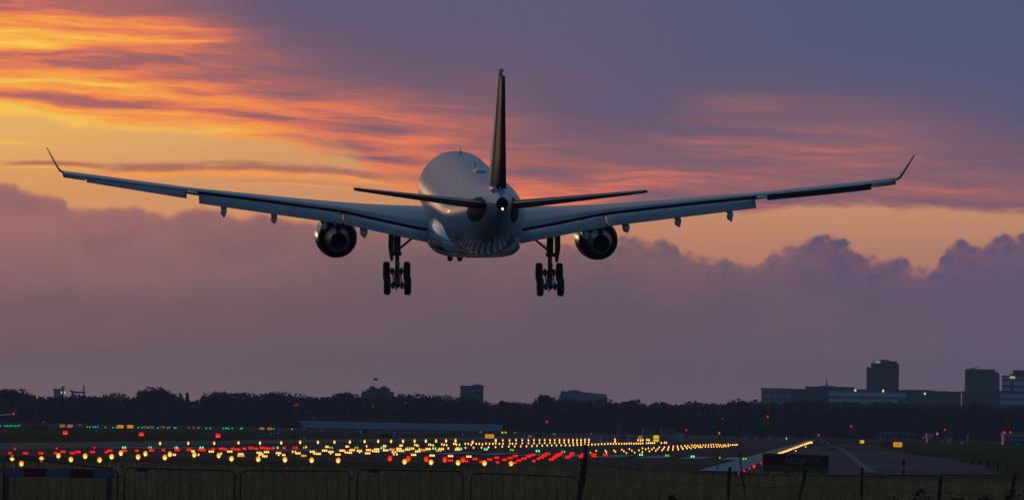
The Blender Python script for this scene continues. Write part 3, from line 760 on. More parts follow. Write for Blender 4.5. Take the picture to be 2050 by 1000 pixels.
SKYLINE = [(-200, 776), (0, 779), (20, 777), (45, 778), (55, 788), (85, 792), (130, 789), (170, 788), (225, 786), (245, 787), (260, 791), (275, 784), (300, 777), (335, 779), (355, 784), (362, 790), (380, 797), (395, 791),
           (400, 787), (420, 785), (440, 784), (470, 786), (500, 785), (520, 786), (550, 784), (575, 786), (620, 788), (640, 795), (650, 789), (690, 784), (710, 788), (760, 788), (800, 787), (850, 787),
           (880, 790), (920, 791), (960, 798), (985, 803), (1000, 798), (1020, 799), (1060, 801), (1070, 797), (1080, 792), (1108, 794), (1160, 796), (1200, 798), (1225, 798), (1260, 797),
           (1285, 803), (1300, 801), (1330, 800), (1336, 805), (1360, 802), (1400, 800), (1440, 802), (1480, 798), (1500, 800), (1560, 803), (1600, 801), (1660, 804), (1700, 802), (1730, 804),
           (1765, 803), (1800, 802), (1850, 805), (1900, 806), (1950, 805), (2000, 809), (2300, 812)]
DW = 3000.0
sx_, sy_ = np.array(SKYLINE).T
wx = np.array([at(a, b_, DW).x for a, b_ in SKYLINE]); wz = np.array([at(a, b_, DW).z for a, b_ in SKYLINE])
wood = []
# rounded crowns side by side fill the strip up to the skyline
x = -260.0
while x < 262:
    r = random.uniform(3.2, 8.5); top_ = float(np.interp(x, wx, wz)) + random.uniform(-1.1, .6)
    for row in range(3):
        y0 = DW + row * 12 + random.uniform(-4, 4); hgt = top_ - (0 if row == 1 else random.uniform(.3, 2.2))
        n = int(95 * r * (1 if row < 2 else .6))
        u = rng.normal(size=(n, 3)); u /= np.linalg.norm(u, axis=1)[:, None]; u *= rng.uniform(.55, 1.0, (n, 1)) ** .5
        rz = hgt * .5
        c = np.stack([x + u[:, 0] * r, y0 + u[:, 1] * r, hgt - rz * .98 + u[:, 2] * rz * .98], 1)
        c += (np.sin(c * 1.3 + x) * .25)
        wood.append(c)
    x += r * random.uniform(.55, .95)
n = 45000
xx = rng.uniform(-262, 262, n); wood.append(np.stack([xx, DW + rng.uniform(2, 24, n), np.interp(xx, wx, wz) * rng.uniform(0, .86, n)], 1))
n = 30000                                       # undergrowth at the foot of the trees
wood.append(np.stack([rng.uniform(-262, 262, n), DW + rng.uniform(-8, 26, n), 6.5 * rng.uniform(0, 1, n) ** 1.3], 1))
wood = np.concatenate(wood)
wd = quads('woodland', wood, rng.uniform(.35, .8, len(wood)), M_leaf); tag(wd, 'dark continuous belt of trees along the far side of the airfield', 'woodland', kind='stuff')

CROWN = []


def crown_mesh(r, h, kind):
    pts = []
    for k in range(26 if kind == 'round' else 16):
        if kind == 'round':
            a = random.uniform(0, 6.28); e = random.uniform(-.5, 1.0); cx, cy, cz = .62 * r * math.cos(a) * math.cos(e), .62 * r * math.sin(a) * math.cos(e), h * (.62 + .30 * math.sin(e)); rr = r * random.uniform(.28, .5)
        else:
            cz = h * (.12 + .84 * k / 15); rr = r * (1.1 - .75 * k / 15); cx, cy = random.uniform(-.2, .2) * r, random.uniform(-.2, .2) * r
        n = 150; u = rng.normal(size=(n, 3)); u /= np.linalg.norm(u, axis=1)[:, None]; u *= rng.uniform(.3, 1, (n, 1)) ** .4
        pts.append(np.array([cx, cy, cz]) + u * rr * np.array([1, 1, .8]))
    c = np.concatenate(pts); return c[c[:, 2] > .1 * h]


def tree(px, py, w_px, kind, label):
    base = at(px, py, 2965); wdt = w_px * 2965 / F / 2; h = base.z
    r = empty('tree', (base.x, 2965, 0)); tag(r, label, 'tree', 'trees standing out of the far tree belt')
    c = crown_mesh(wdt, h, kind); quads('crown', c, rng.uniform(.25, .55, len(c)), M_leaf, r)
    mb = MB(); mb.tube([(0, 0, 0), (.1, 0, h * .4), (0, .1, h * .8)], [.4, .28, .08], 8)
    for k in range(5):
        a = k * 1.3; mb.tube([(.05, 0, h * (.3 + .08 * k)), (wdt * .6 * math.cos(a), wdt * .6 * math.sin(a), h * (.55 + .07 * k))], [.16, .04], 5)
    mb.build('trunk', [M_bark], r, fix=False)


for a in [(20, 776, 64, 'round', 'broad low crowned tree at the far left end of the tree belt'), (310, 774, 70, 'round', 'wide tall domed tree right of the mast in the tree belt'),
          (375, 785, 11, 'slim', 'narrow pointed tree in the dip right of the domed tree'), (362, 786, 9, 'slim', 'small slim tree between the domed tree and the pointed tree'),
          (440, 782, 56, 'round', 'wide flat topped tree right of the pointed tree'), (552, 782, 44, 'round', 'round tree between the flat topped tree and the dip in the belt'),
          (690, 780, 44, 'round', 'round tree just left of the building with two roof turrets'), (1093, 785, 40, 'round', 'tall dark dome shaped tree left of the pale long roofed building'),
          (1007, 796, 22, 'round', 'small round tree right of the square block building'), (1262, 795, 30, 'round', 'low round tree right of the pale long roofed building'),
          (1485, 795, 30, 'round', 'round tree left of the first grey office blocks'), (1330, 799, 22, 'round', 'small bushy tree left of the notch in the belt'),
          (1770, 800, 66, 'round', 'broad tree in front of the tall office tower'), (1968, 802, 56, 'round', 'broad tree in front of the dark square tower')]:
    tree(*a)

# ------------------------------------------------------------------ far buildings
def facade(name, wall, win, cols, rows_, rough=.5, horiz=False):
    m = mat(name, wall, rough); t = m.node_tree; q = G(t); b = t.nodes['Principled BSDF']
    tcn = t.nodes.new('ShaderNodeTexCoord'); sp = t.nodes.new('ShaderNodeSeparateXYZ'); t.links.new(tcn.outputs['Object'], sp.inputs[0])
    fz = q.m('LESS_THAN', q.m('FRACT', q.mul(sp.outputs[2], 1 / rows_)), .45)
    k = fz
    if not horiz:
        fx = q.m('LESS_THAN', q.m('FRACT', q.mul(q.add(sp.outputs[0], sp.outputs[1]), 1 / cols)), .6); k = q.mul(fz, fx)
    t.links.new(q.mix(k, (*wall, 1), (*win, 1)), b.inputs['Base Color']); return m


M_off = facade('office_facade', (.25, .27, .33), (.11, .12, .15), 3.2, 3.6)
M_offd = facade('dark_facade', (.085, .095, .125), (.055, .06, .08), 3.0, 3.6, .35)
M_offl = facade('light_facade', (.48, .53, .64), (.17, .19, .25), 3.2, 3.6, horiz=True)
M_roof = mat('roof_felt', (.10, .10, .11), .8)
M_pale = mat('pale_cladding', (.22, .24, .29), .6, var=.1, scale=.3)
M_lit = emit('lit_window', (1.0, .85, .5), 1.0)
M_litg = emit('lit_sign', (.6, .85, .6), .30)


def block(px0, px1, py, D, depth, m, name, label, ztop=None, roofbits=(), base=0.0):
    a, b_ = at(px0, py, D), at(px1, py, D); hgt = (a.z + b_.z) / 2; w_ = b_.x - a.x
    r = empty(name, ((a.x + b_.x) / 2, D, 0)); tag(r, label, 'building'); r.rotation_euler.z = -math.atan2(r.location.x, D)
    mb = MB(); mb.box(-w_ / 2, w_ / 2, 0, depth, 0, hgt); mb.build('wall', [m], r)
    mb = MB(); mb.box(-w_ / 2 - .3, w_ / 2 + .3, -.3, depth + .3, hgt, hgt + .7); mb.build('roof', [M_roof], r)
    for (q0, q1, qy, mm, nm) in roofbits:
        c, d = at(q0, qy, D), at(q1, qy, D); mb = MB(); mb.box(c.x - r.location.x, d.x - r.location.x, depth * .2, depth * .8, hgt + .7, (c.z + d.z) / 2)
        bevel(mb.build(nm, [mm], r), .3)
    return r, hgt, w_


def lamp_on(r, px, py, D, name, m, w_=2.6, h_=3.2, dy_=-.5):
    c = at(px, py, D); mb = MB(); x = c.x - r.location.x; mb.box(x - w_ / 2, x + w_ / 2, dy_, dy_ + .3, c.z - h_ / 2, c.z + h_ / 2); mb.build(name, [m], r)


D1 = 4600.0
r, h_, w_ = block(1735, 1800, 737, D1, 24, M_offd, 'office_tower', 'tall dark office tower with stepped rounded top, right of centre of the skyline', roofbits=[(1743.5, 1800, 726, M_offd, 'upper_storey'), (1749, 1796, 722, M_offd, 'plant_storey')])
# the top is stepped: lower shoulder on the left, curved crown
r2, _, _ = block(1524, 1586, 779, 3700, 30, M_off, 'office_block', 'leftmost low grey office block of the right hand skyline', roofbits=[(1563, 1569, 776.5, M_roof, 'roof_plant'), (1572, 1579, 777.5, M_roof, 'roof_plant')])
block(1585, 1659, 781, 3650, 30, M_offd, 'office_block', 'low dark office block beside the leftmost grey block', roofbits=[(1613, 1658, 776.5, M_offd, 'roof_storey')])
r3, _, _ = block(1613, 1709, 775.5, 4300, 30, M_off, 'office_block', 'wide stepped office block with a thin roof mast', roofbits=[(1640, 1672, 771.5, M_off, 'roof_storey'), (1672, 1690, 773.5, M_off, 'roof_storey')])
c = at(1655, 757, 4300); mb = MB(); x = c.x - r3.location.x; mb.tube([(x, 10, 30), (x, 10, c.z)], [.35, .2], 6); mb.box(x - 1.2, x + 1.2, 9.9, 10.1, c.z - 4, c.z - 3.4); mb.build('mast', [M_roof], r3)
r4, _, _ = block(1658, 1814, 781, 4100, 30, M_offl, 'office_block', 'long pale office block in front of the tall tower')
lamp_on(r4, 1712.5, 780.5, 4100, 'lamp', M_lit, 1.0, 1.1); lamp_on(r4, 1768, 781.5, 4100, 'lamp', M_lit, .9, 1.4)
r5, _, _ = block(1813, 1862, 782, 4200, 25, M_offd, 'office_block', 'low dark block just right of the tall tower', roofbits=[(1818, 1828, 779.5, M_roof, 'roof_plant'), (1841, 1849, 780, M_roof, 'roof_plant')])
lamp_on(r5, 1851.5, 787, 4200, 'lamp', M_lit, 1.0, 1.1)
block(1855, 1924, 785, 4050, 25, M_offd, 'office_block', 'low uneven block left of the dark square tower', roofbits=[(1857, 1899, 781.5, M_off, 'roof_storey'), (1893, 1912, 783.5, M_roof, 'roof_plant')])
block(1926, 2002, 785, 3900, 25, M_offd, 'office_block', 'low dark block at the foot of the dark square tower')
# dark square tower with a chamfered right corner that widens downwards
D2 = 4500.0; a, b_ = at(1932, 739, D2), at(2003, 739, D2)
r = empty('office_tower', ((a.x + b_.x) / 2, D2, 0)); tag(r, 'dark square tower with chamfered corner beside the striped white building', 'building'); r.rotation_euler.z = -math.atan2(r.location.x, D2)
w_ = (b_.x - a.x) / 2; hg = a.z
mb = MB(); mb.loft([[(-w_, 0, 0), (w_ * 1.02, 0, 0), (w_ * 1.02, 22, 0), (-w_, 22, 0)], [(-w_, 0, hg - 2.2), (w_ * .94, 0, hg - 2.2), (w_ * .94, 22, hg - 2.2), (-w_, 22, hg - 2.2)], [(-w_, 0, hg), (w_ * .70, 0, hg - .6), (w_ * .70, 22, hg - .6), (-w_, 22, hg)]], smooth=False)
mb.build('wall', [M_offd], r)
mb = MB(); mb.box(-w_ + .5, w_ * .68, 2, 20, hg - .5, hg + .5); mb.build('roof', [M_roof], r)
mb = MB(); mb.tube([(-w_ + 4, 10, hg + .5), (-w_ + 8.5, 10, hg + 2.2)], .25, 5); mb.tube([(-w_ + 4, 10, hg), (-w_ + 4, 10, hg + 1.5)], .25, 5); mb.build('window_crane', [M_roof], r)
# stepped top of the tall tower
tower = [o for o in COL.objects if o.name.startswith('office_tower')][0]
mb = MB(); c0, c1 = at(1752, 716.5, D1), at(1785, 716.5, D1); x0, x1 = c0.x - tower.location.x, c1.x - tower.location.x
hz = at(1768, 722.5, D1).z; rings = []
for y_ in (4, 20):
    rings.append([(x0 + (x1 - x0) * .5 * (1 - math.cos(a_)), y_, hz - .2 + 1.25 * math.sin(a_)) for a_ in np.linspace(0, math.pi, 12)])
mb.loft(rings, smooth=False); mb.build('roof_dome', [M_offd], tower)
lamp_on(tower, 1757, 723.5, D1, 'roof_sign', M_litg, 3.4, 1.7, 3.0)
# striped white building at the right edge
r6, h6, w6 = block(2006, 2075, 754, 4000, 25, M_offl, 'office_block', 'white office building with horizontal window stripes at the right edge', roofbits=[(2023, 2075, 748, M_offd, 'roof_storey'), (2028, 2070, 740, M_offd, 'plant_storey')])
mb = MB(); c = at(2026, 780, 4000); x = c.x - r6.location.x; mb.box(x - 1.0, x + 1.0, -.6, .1, 12, h6 - 2); mb.build('stair_shaft', [M_roof], r6)
lamp_on(r6, 2027, 754.5, 4000, 'roof_sign', emit('lit_sign_yellow', (.75, .8, .3), .55), 2.8, 1.2, -.8)
c = at(1995, 781, 3980); r7, _, _ = block(1996, 2075, 784, 3960, 25, M_offl, 'office_block', 'lower pale wing in front of the striped white building')

# left and middle skyline
r, hg, w_ = block(108, 128, 780.5, 3500, 16, M_off, 'plant_building', 'small grey plant building with a chimney and two lit windows on the left', roofbits=[(120, 131, 779, M_offd, 'roof_storey')])
c = at(126, 772.5, 3500); x = c.x - r.location.x; mb = MB(); mb.tube([(x, 6, hg - 1), (x, 6, c.z - .8), (x, 6, c.z - .8), (x, 6, c.z)], [.45, .35, .8, .8], 8); mb.build('chimney', [M_roof], r)
M_litw = emit('pale_window', (.8, .85, .55), .75)
lamp_on(r, 123, 784.7, 3500, 'lit_window', M_litw, .6, 1.1); lamp_on(r, 129.8, 784.7, 3500, 'lit_window', M_litw, .6, 1.1)
c = at(168, 770.5, 3500); mb = MB(); mb.tube([(0, 0, 0), (0, 0, c.z)], [.5, .28], 6); mb.tube([(-4.5, 0, c.z - 3.2), (1.2, 0, c.z - 3.4)], .3, 5); o = mb.build('mast', [M_roof]); o.location = (c.x, 3500, 0); tag(o, 'thin upright mast with a side arm between plant building and domed tree', 'mast')
c = at(145, 783.5, 3490); mb = MB(); mb.tube([(0, 0, 0), (0, 0, c.z)], .5, 6); mb.tube([(-1.2, 0, c.z + .6), (2, 0, c.z - .4)], .5, 5); mb.tube([(2, 0, c.z - .4), (5.5, 0, c.z - .4)], .15, 5); o = mb.build('crane', [M_roof]); o.location = (c.x, 3490, 0); tag(o, 'small low crane top just left of the thin mast', 'crane')
r, hg, w_ = block(725, 788, 786, 3600, 18, M_offd, 'turreted_building', 'building with two small roof turrets and a flag above the trees', roofbits=[])
for q0, q1, qy in [(728, 786, 782), (733, 780, 778.5), (740, 751, 772), (741, 781, 776), (762, 775, 772.5)]:
    c, d = at(q0, qy, 3600), at(q1, qy, 3600); mb = MB(); mb.box(c.x - r.location.x, d.x - r.location.x, 3, 15, hg - 3, (c.z + d.z) / 2); bevel(mb.build('turret' if q1 - q0 < 15 else 'roof_storey', [M_offd], r), .4)
c = at(750, 757, 3600); x = c.x - r.location.x; mb = MB(); mb.tube([(x - .5, 8, hg), (x - .5, 8, c.z + .4)], .08, 5); mb.box(x - .4, x + 1.5, 7.98, 8.02, c.z - .9, c.z + .3); mb.build('flag', [M_roof], r)
block(921.5, 968, 774, 3600, 18, M_offd, 'block_building', 'dark square block building rising above the trees behind the airliner', roofbits=[(945, 966, 769.5, M_roof, 'roof_plant'), (952, 962, 768, M_roof, 'roof_plant')])
D3 = 3500.0; a, b_ = at(1119, 786, D3), at(1215, 786, D3); r = empty('long_building', ((a.x + b_.x) / 2, D3, 0)); tag(r, 'long pale grey building with a sloped left end rising above the trees', 'building')
w_ = (b_.x - a.x) / 2; hz = [at(1160, y_, D3).z for y_ in (797, 783.5, 780)]
mb = MB(); mb.loft([[(-w_, y_, 0), (w_, y_, 0), (w_, y_, hz[1] - 1.6), (w_ * .97, y_, hz[1] - .9), (-w_ * .08, y_, hz[1]), (-w_ * .90, y_, hz[1] + .4), (-w_, y_, hz[0])] for y_ in (0, 20)], smooth=False); mb.build('wall', [M_pale], r)
mb = MB(); mb.loft([[(-w_ * .62, y_, hz[1]), (-w_ * .02, y_, hz[1]), (-w_ * .06, y_, hz[2] - .5), (-w_ * .2, y_, hz[2]), (-w_ * .5, y_, hz[2]), (-w_ * .6, y_, hz[2] - .6)] for y_ in (3, 17)], smooth=False); mb.build('roof_plant', [M_off], r)

# long low shed with a sloping pale roof
SHD = 2550.0; a, b_ = gnd(608, 856.5, 0), gnd(1003, 863.5, 0)
a = at(610, 858, SHD); b_ = at(1001, 864, SHD)
r = empty('long_shed', ((a.x + b_.x) / 2, SHD, 0)); tag(r, 'very long low shed with a pale sloping roof in front of the trees', 'shed')
w_ = (b_.x - a.x) / 2; ht = at(800, 845, SHD).z; dp = 9
mb = MB(); mb.loft([[(-w_, 0, 0), (w_, 0, 0), (w_, dp, 0), (-w_, dp, 0)], [(-w_, 0, .5), (w_, 0, .5), (w_, dp, .5), (-w_, dp, .5)]], smooth=False); mb.build('wall', [M_roof], r)
mb = MB(); mb.add([(-w_ - .3, -.2, .5), (w_ + .3, -.2, .5), (w_ + 1, dp * .6, ht), (-w_ - 2.2, dp * .6, ht), (-w_ - .3, dp, .5), (w_ + .3, dp, .5)], [(0, 1, 2, 3), (3, 2, 5, 4), (0, 3, 4), (1, 5, 2), (0, 4, 5, 1)])
M_shed = mat('shed_roof', (.19, .20, .26), .6, var=.15, scale=.08); mb.build('roof', [M_shed], r)
mb = MB(); mb.box(-w_ * .26 - .2, -w_ * .26 + .2, dp * .5, dp * .6, ht - .2, ht + .25); mb.build('vent', [M_roof], r)

# ------------------------------------------------------------------ airfield lights
def unit_ball():
    mb = MB(); prof = [(-math.cos(a), math.sin(a)) for a in np.linspace(0.12, math.pi - .12, 9)]
    mb.revolve(prof, (0, 0, 0), 'z', 14, cap0=True, cap1=True); o = mb.build('lens', []); me = o.data; bpy.data.objects.remove(o); return me


M_hous = mat('lamp_housing', (.10, .09, .03), .6)
M_amber = lampglass('amber_lens', (1.05, .37, .012), (1.9, 1.35, .42), r0=.26, r1=1.0)
M_amberd = lampglass('dim_amber_lens', (.75, .22, .012), (1.2, .62, .10), r0=.25, r1=1.15)
M_amb_s = lampglass('edge_lens', (1.25, .46, .03), (2.4, 1.6, .45), r0=.2, r1=1.05)
M_redb = lampglass('red_lens', (1.0, .0, .0), (1.0, .14, .0), r0=.15, r1=.95)
M_red = lampglass('red_bar_lens', (.95, .0, .0), (1.2, .05, .0), r0=.15, r1=1.0)
M_green = lampglass('green_lens', (.02, .75, .16), (.45, 1.4, .6), r0=.3, r1=1.2)
M_greeny = emit('yellow_green_lens', (.30, .75, .02), 1.0)
M_cyan = emit('taxiway_green_lens', (.0, .62, .30), 1.0)
M_blue = emit('blue_lens', (.01, .03, .62), 1.0)
M_redo = emit('red_beacon_lens', (1.0, .005, .02), 1.0)
M_orange = emit('orange_lens', (1.0, .22, .0), 1.0)
BALL = {}


def ball(material):
    if material.name not in BALL:
        me = unit_ball(); me.materials.append(material); BALL[material.name] = me
    return BALL[material.name]


def lens(material, loc, wpx, hpx, d, parent=None, name='lens'):
    o = bpy.data.objects.new(name, ball(material)); COL.objects.link(o); o.location = loc
    rx = wpx / F * d / 2; o.scale = (rx, rx, hpx / F * d / 2)  # lens widened to the spread of the lamp's glare
    if parent: o.parent = parent
    return o


POLES = {}


def lampbase(parent, z, r):
    """stem and base plate below a lamp at height z"""
    key = round(z, 2)
    if key not in POLES:
        mb = MB(); mb.tube([(0, 0, -z), (0, 0, -.02)], max(.03, r * .3), 6); mb.revolve([(-z, .14), (-z + .04, .12)], (0, 0, 0), 'z', 10, cap0=True, cap1=True); o = mb.build('stem', [M_hous]); POLES[key] = o.data; o.parent = parent; return o
    o = bpy.data.objects.new('stem', POLES[key]); COL.objects.link(o); o.parent = parent; return o


GLOW = {}


def lamp(px, py, z, material, wpx, hpx, name, label, cat, group, stem=True, watt=0, glow=(1, .5, .12)):
    c = gnd(px, py, z); r = empty(name, c); tag(r, label, cat, group)
    if watt:                                    # the lamp's own light falls on the grass around it
        if glow not in GLOW:
            l = bpy.data.lights.new('lamp_light', 'POINT'); l.energy = watt; l.color = glow; l.shadow_soft_size = .08; GLOW[glow] = l
        lo = bpy.data.objects.new('lamp_light', GLOW[glow]); COL.objects.link(lo); lo.parent = r; lo.location = (0, -.95, -.05)
    lens(material, (0, 0, 0), wpx, hpx, c.y, r)
    if stem: lampbase(r, z, wpx / F * c.y / 2)
    return r


# big amber approach lamps nearest the fence
BIG = [(24.5, 916), (43, 927), (83, 917.5), (117, 911), (142, 918.5), (170.5, 912), (199.5, 919.5), (223.5, 913), (242, 906), (276.5, 913.5), (291, 907), (330, 914.5), (340, 908), (389, 909), (438, 910.5),
       (463.5, 917), (517, 918), (570.5, 919), (624, 920), (677, 920.5), (810, 923), (863, 924), (917, 925), (970, 926), (1023, 927)]
for i, (x, y) in enumerate(sorted(BIG)):
    lamp(x, y, .5, M_amber, 9.2 if y > 911.5 else 8.4, 10.8, 'approach_lamp', 'large round amber approach lamp, %s from the left of the big amber lamps' % nth(i), 'approach lamp', 'large amber approach lamps nearest the fence', watt=3.0)
for i, (x, y) in enumerate([(780.5, 916.5), (817.5, 917), (853.5, 918), (890.5, 919), (927, 919)]):
    lamp(x, y, .5, M_redb, 9.2, 11.4, 'red_lamp', 'large round red lamp, %s of the five big red lamps from the left' % nth(i), 'red lamp', 'large red lamps beside the amber ones', watt=2.0, glow=(1, .03, .01))


def bar(px, py, n, material, lw, lh, gap, name, label, cat, group, z=.16):
    c = gnd(px, py, z); r = empty(name, c); tag(r, label, cat, group); st = gap / F * c.y
    for k in range(n): lens(material, ((k - (n - 1) / 2) * st, 0, 0), lw, lh, c.y, r, 'lamp')
    mb = MB(); mb.box(-(n * st) / 2, (n * st) / 2, .05, .2, -z, -z + .07); mb.build('cross_bar', [M_hous], r)


RED = [(20, 906, 2), (51, 906, 3), (82, 906, 3), (111, 906, 2), (126, 903, 3), (145, 906, 3), (156, 903.5, 3), (185, 903.5, 3), (213, 904, 2), (220, 901, 3), (249, 901, 3), (274, 901, 2), (303.5, 900.5, 3), (327.5, 900, 2),
       (355, 899.5, 3), (379, 899, 3), (400, 899, 2), (407, 900, 3), (426.5, 898, 2), (443, 897, 3), (451, 898.5, 2), (466, 897, 2), (475.5, 898.5, 3), (489.5, 897, 2), (502.5, 895, 3), (513, 897, 2), (525, 895, 3), (536, 896.5, 3),
       (547, 896, 2), (569, 895.5, 2), (591, 895, 3), (902, 920.5, 3), (934, 922, 2), (951, 917.5, 3), (963, 923, 2), (980.5, 918.5, 3), (994.5, 915, 3), (996, 924, 2), (1010, 919, 3), (1021.5, 915.5, 3), (1032, 911.5, 3), (1031, 925, 2),
       (1039, 920.5, 3), (1049, 916.5, 3), (1058, 912.5, 3), (1066, 909.5, 3), (1068.5, 921.5, 2), (1078, 917, 2), (1084, 914, 3), (1090, 910.5, 3), (1096, 907, 3), (1104, 918.5, 3), (1110, 914.5, 3), (1115, 911, 3), (1119.5, 908, 3), (1124, 905.5, 2),
       (1136, 914.5, 3), (1142, 911.5, 2), (1145, 906.5, 3), (1163.5, 913, 3), (1166, 908.5, 2), (1189, 908.5, 3), (1189, 911.5, 3), (1212, 909, 3)]
for i, (x, y, n) in enumerate(sorted(RED)):
    bar(x, y, n, M_red, 3.7, 5.2, 3.3, 'red_light_bar', 'low bar of red lamps in the lit approach field, %s red bar from the left' % nth(i), 'light bar', 'red side row light bars')
AMB = [(349, 909, 2), (386.5, 902, 2), (397.5, 909, 1), (423, 902.5, 3), (443, 906.5, 1), (460, 902.5, 3), (482, 907.5, 3), (482, 911, -4), (519, 905, 3), (524, 908, 2), (533.5, 903.5, 3), (519, 910, 1), (530, 912, 3), (557.5, 905.5, 3), (558, 909.2, 1),
       (568, 909.5, 2), (586, 903, 1), (591, 903, 1), (596.5, 906, 3), (608, 911, -3), (625.5, 903, 3), (629, 906.3, 1), (637, 907, 3), (650, 900.5, 3), (662.5, 903.2, 3), (662, 906, 1), (676.5, 908.5, 3), (685, 900.5, 3), (691.5, 904, 1), (699.5, 904.5, 3),
       (705, 899.5, 3), (719.5, 901, 3), (720, 903.5, 1), (738, 899.5, 3), (736, 906, 3), (746.5, 901.5, 1), (754, 898, 3), (754, 902, 3), (772, 900, 3), (784.5, 898.5, -3), (786, 903.5, 1), (791.5, 903.5, 1), (788.5, 908, 1), (794.5, 908, 1),
       (798.5, 897, 3), (796, 900.5, 1), (804, 901, 3), (816, 898.5, 3), (826, 896.5, 2), (836, 902, 3), (839.5, 898, 1), (828, 909, 3), (847, 899.5, -3), (857, 897.5, 3), (865, 910.5, 3), (878, 900.5, -3), (879.5, 897, 1), (885.5, 897.5, 2), (897.5, 896, 1),
       (902, 911.5, 3), (916, 898.5, 3), (916, 896, 2), (938.5, 912.5, 3), (654.5, 893, 2), (695, 892.5, 2), (770, 891.5, 2), (803, 890.5, 2)]
for i, (x, y, n) in enumerate(sorted(AMB)):
    dim = n < 0; n = abs(n)
    bar(x, y, n, M_amberd if dim else M_amb_s, 3.6, 4.8, 3.7, 'amber_light_bar', 'low bar of %samber lamps amid the approach lights, %s amber bar from the left' % ('' if dim else '', nth(i)), 'light bar', 'amber centre line light bars')

# small single runway lights, by row
ROWS = {
 'far spaced row along the left runway edge': (.4, 4.3, 7.0, [(320.5, 886), (377, 886), (429, 886), (477.5, 885), (520.5, 885.5), (563, 885), (601, 884), (636.5, 884), (669.5, 883.5), (700.5, 883.5), (730, 882.5), (757, 882), (783, 882), (807, 882), (830, 881.5), (852.5, 881.5), (873, 881.5), (893, 881), (912, 880.5), (946, 884), (992.5, 880)]),
 'topmost row right of the middle': (.4, 3.2, 5.0, [(1006.5, 880), (1020, 880), (1033, 879.5), (1045.5, 879.5), (1058, 880), (1069, 879.5), (1080, 879.5), (1090.5, 879.5), (1101, 879.5), (1110.5, 879.5), (1120, 879.5), (1129.5, 879.5), (1138.5, 879.5), (1147, 879.5), (1155, 879.5), (1163, 879.5), (1171, 879), (1179, 879), (1231, 878.5), (1231.5, 882.5), (1277.5, 879.5), (1282.5, 880), (1287, 879.5), (1295, 879), (1299.5, 879.5)]),
 'second row just below the topmost row': (.15, 3.0, 4.4, [(992.5, 886), (1000, 887), (1007, 887), (1020.5, 886.5), (1026, 887), (1033, 886.5), (1045.5, 886), (1058, 886), (1069, 886), (1080, 885.5), (1090.5, 885.5), (1101, 885), (1110.5, 885), (1120, 884.5), (1129.5, 884.5), (1138.5, 884), (1147, 884.5), (1155, 884.5), (1163, 884.5), (1171, 884), (1179, 884)]),
 'short scattered rows below the shed': (.15, 2.9, 5.0, [(613, 893.5), (734, 892), (830.5, 889), (834, 890), (837, 891), (858.5, 888.5), (862.5, 889), (867, 890), (884.5, 888), (889, 889), (894, 889.5), (908.5, 887), (912, 887), (914, 888.5), (920, 889), (931.5, 887), (937.5, 887), (943.5, 889), (953.5, 887), (959.5, 887), (966, 888), (973, 886.5), (980, 887), (987, 887)]),
 'long third row running to the yellow sign': (.15, 3.0, 4.6, [(932, 895), (948, 895), (964, 894.5), (978, 894), (992, 893.5), (1005.5, 892.5), (1018.5, 892.5), (1030.5, 892), (1042.5, 892), (1054, 892), (1065, 891.5), (1075, 891), (1085.5, 890.5), (1095.5, 890), (1104.5, 890), (1114, 890), (1123.5, 890), (1132, 890), (1140.5, 890), (1148, 889.5), (1156, 889), (1163.5, 889), (1171, 889), (1178, 889), (1185, 888.5), (1191.5, 888.5), (1198, 888), (1204.5, 887.5), (1210.5, 887.5), (1217, 887), (1222.5, 887), (1228, 887), (1233.5, 887), (1239, 887), (1244.5, 887), (1250, 887), (1254.5, 887), (1259.5, 886.5), (1264, 886.5), (1269, 887), (1273.5, 886.5), (1278, 886.5), (1282, 886.5), (1286.5, 886), (1294.5, 886), (1298.5, 885.5), (1302.5, 885.5), (1306, 885.5), (1310, 885.5), (1324, 885.5), (1330.5, 885), (1334, 885)]),
 'loose scatter right of the dark post': (.12, 2.6, 4.2, [(1193.5, 901), (1212, 900.5), (1214, 904), (1229, 900), (1232, 903), (1245, 899), (1249, 902), (1254, 905.5), (1260, 897.5), (1265, 900.5), (1270.5, 904.5), (1279, 900), (1286, 896), (1286, 903.5), (1292.5, 898), (1298, 896), (1300, 902), (1305, 898), (1309, 895), (1313, 901), (1316.5, 897.5), (1320, 894), (1325.5, 900), (1328, 897), (1330, 894), (1337, 899), (1338, 896), (1339, 893), (1347, 899), (1347.5, 895), (1348, 892), (1356, 892), (1357, 895), (1358, 898.5), (1363.5, 892), (1365.5, 895), (1367.5, 897.5), (1371, 891), (1373.5, 894), (1375.5, 896.5), (1377, 891), (1380, 893.5), (1383.5, 896), (1385, 890), (1388, 893), (1391, 890), (1391.5, 895), (1394.5, 892), (1397, 890.5), (1399, 894)]),
 'dense tip where the rows converge': (.12, 2.4, 4.2, [(1402, 890), (1402, 893), (1408, 890), (1405.5, 894), (1413, 889.5), (1412, 893), (1418.5, 889.5), (1418, 893.5), (1423.5, 889), (1424, 893), (1428, 888.5), (1429, 893), (1433.5, 889), (1435, 893), (1437.5, 889), (1440, 892.5), (1442, 889.5), (1445, 893), (1448, 890), (1449, 892.5), (1451.5, 889.5), (1453.5, 892), (1458, 888.5), (1458, 892), (1462, 890), (1466, 889.5), (1469.5, 889.5), (1473, 889.5), (1476, 889)]),
 'bright slanting row above the stop sign': (.4, 4.2, 4.8, [(1558.5, 906.5), (1562, 905.3), (1566, 904.2), (1569, 903.2), (1572, 902.2), (1575, 901.2), (1578, 900), (1581, 898.9), (1584, 897.7), (1588, 896.3), (1592, 894.9), (1595, 893.8), (1599, 892.4), (1603, 890.9), (1607, 889.4), (1611, 888), (1614, 887), (1617, 886), (1620, 885), (1623, 884.3), (1625, 884.6)]),
 'pair just below the slanting row': (.12, 2.4, 3.6, [(1613, 893), (1593, 901.5)]),
}
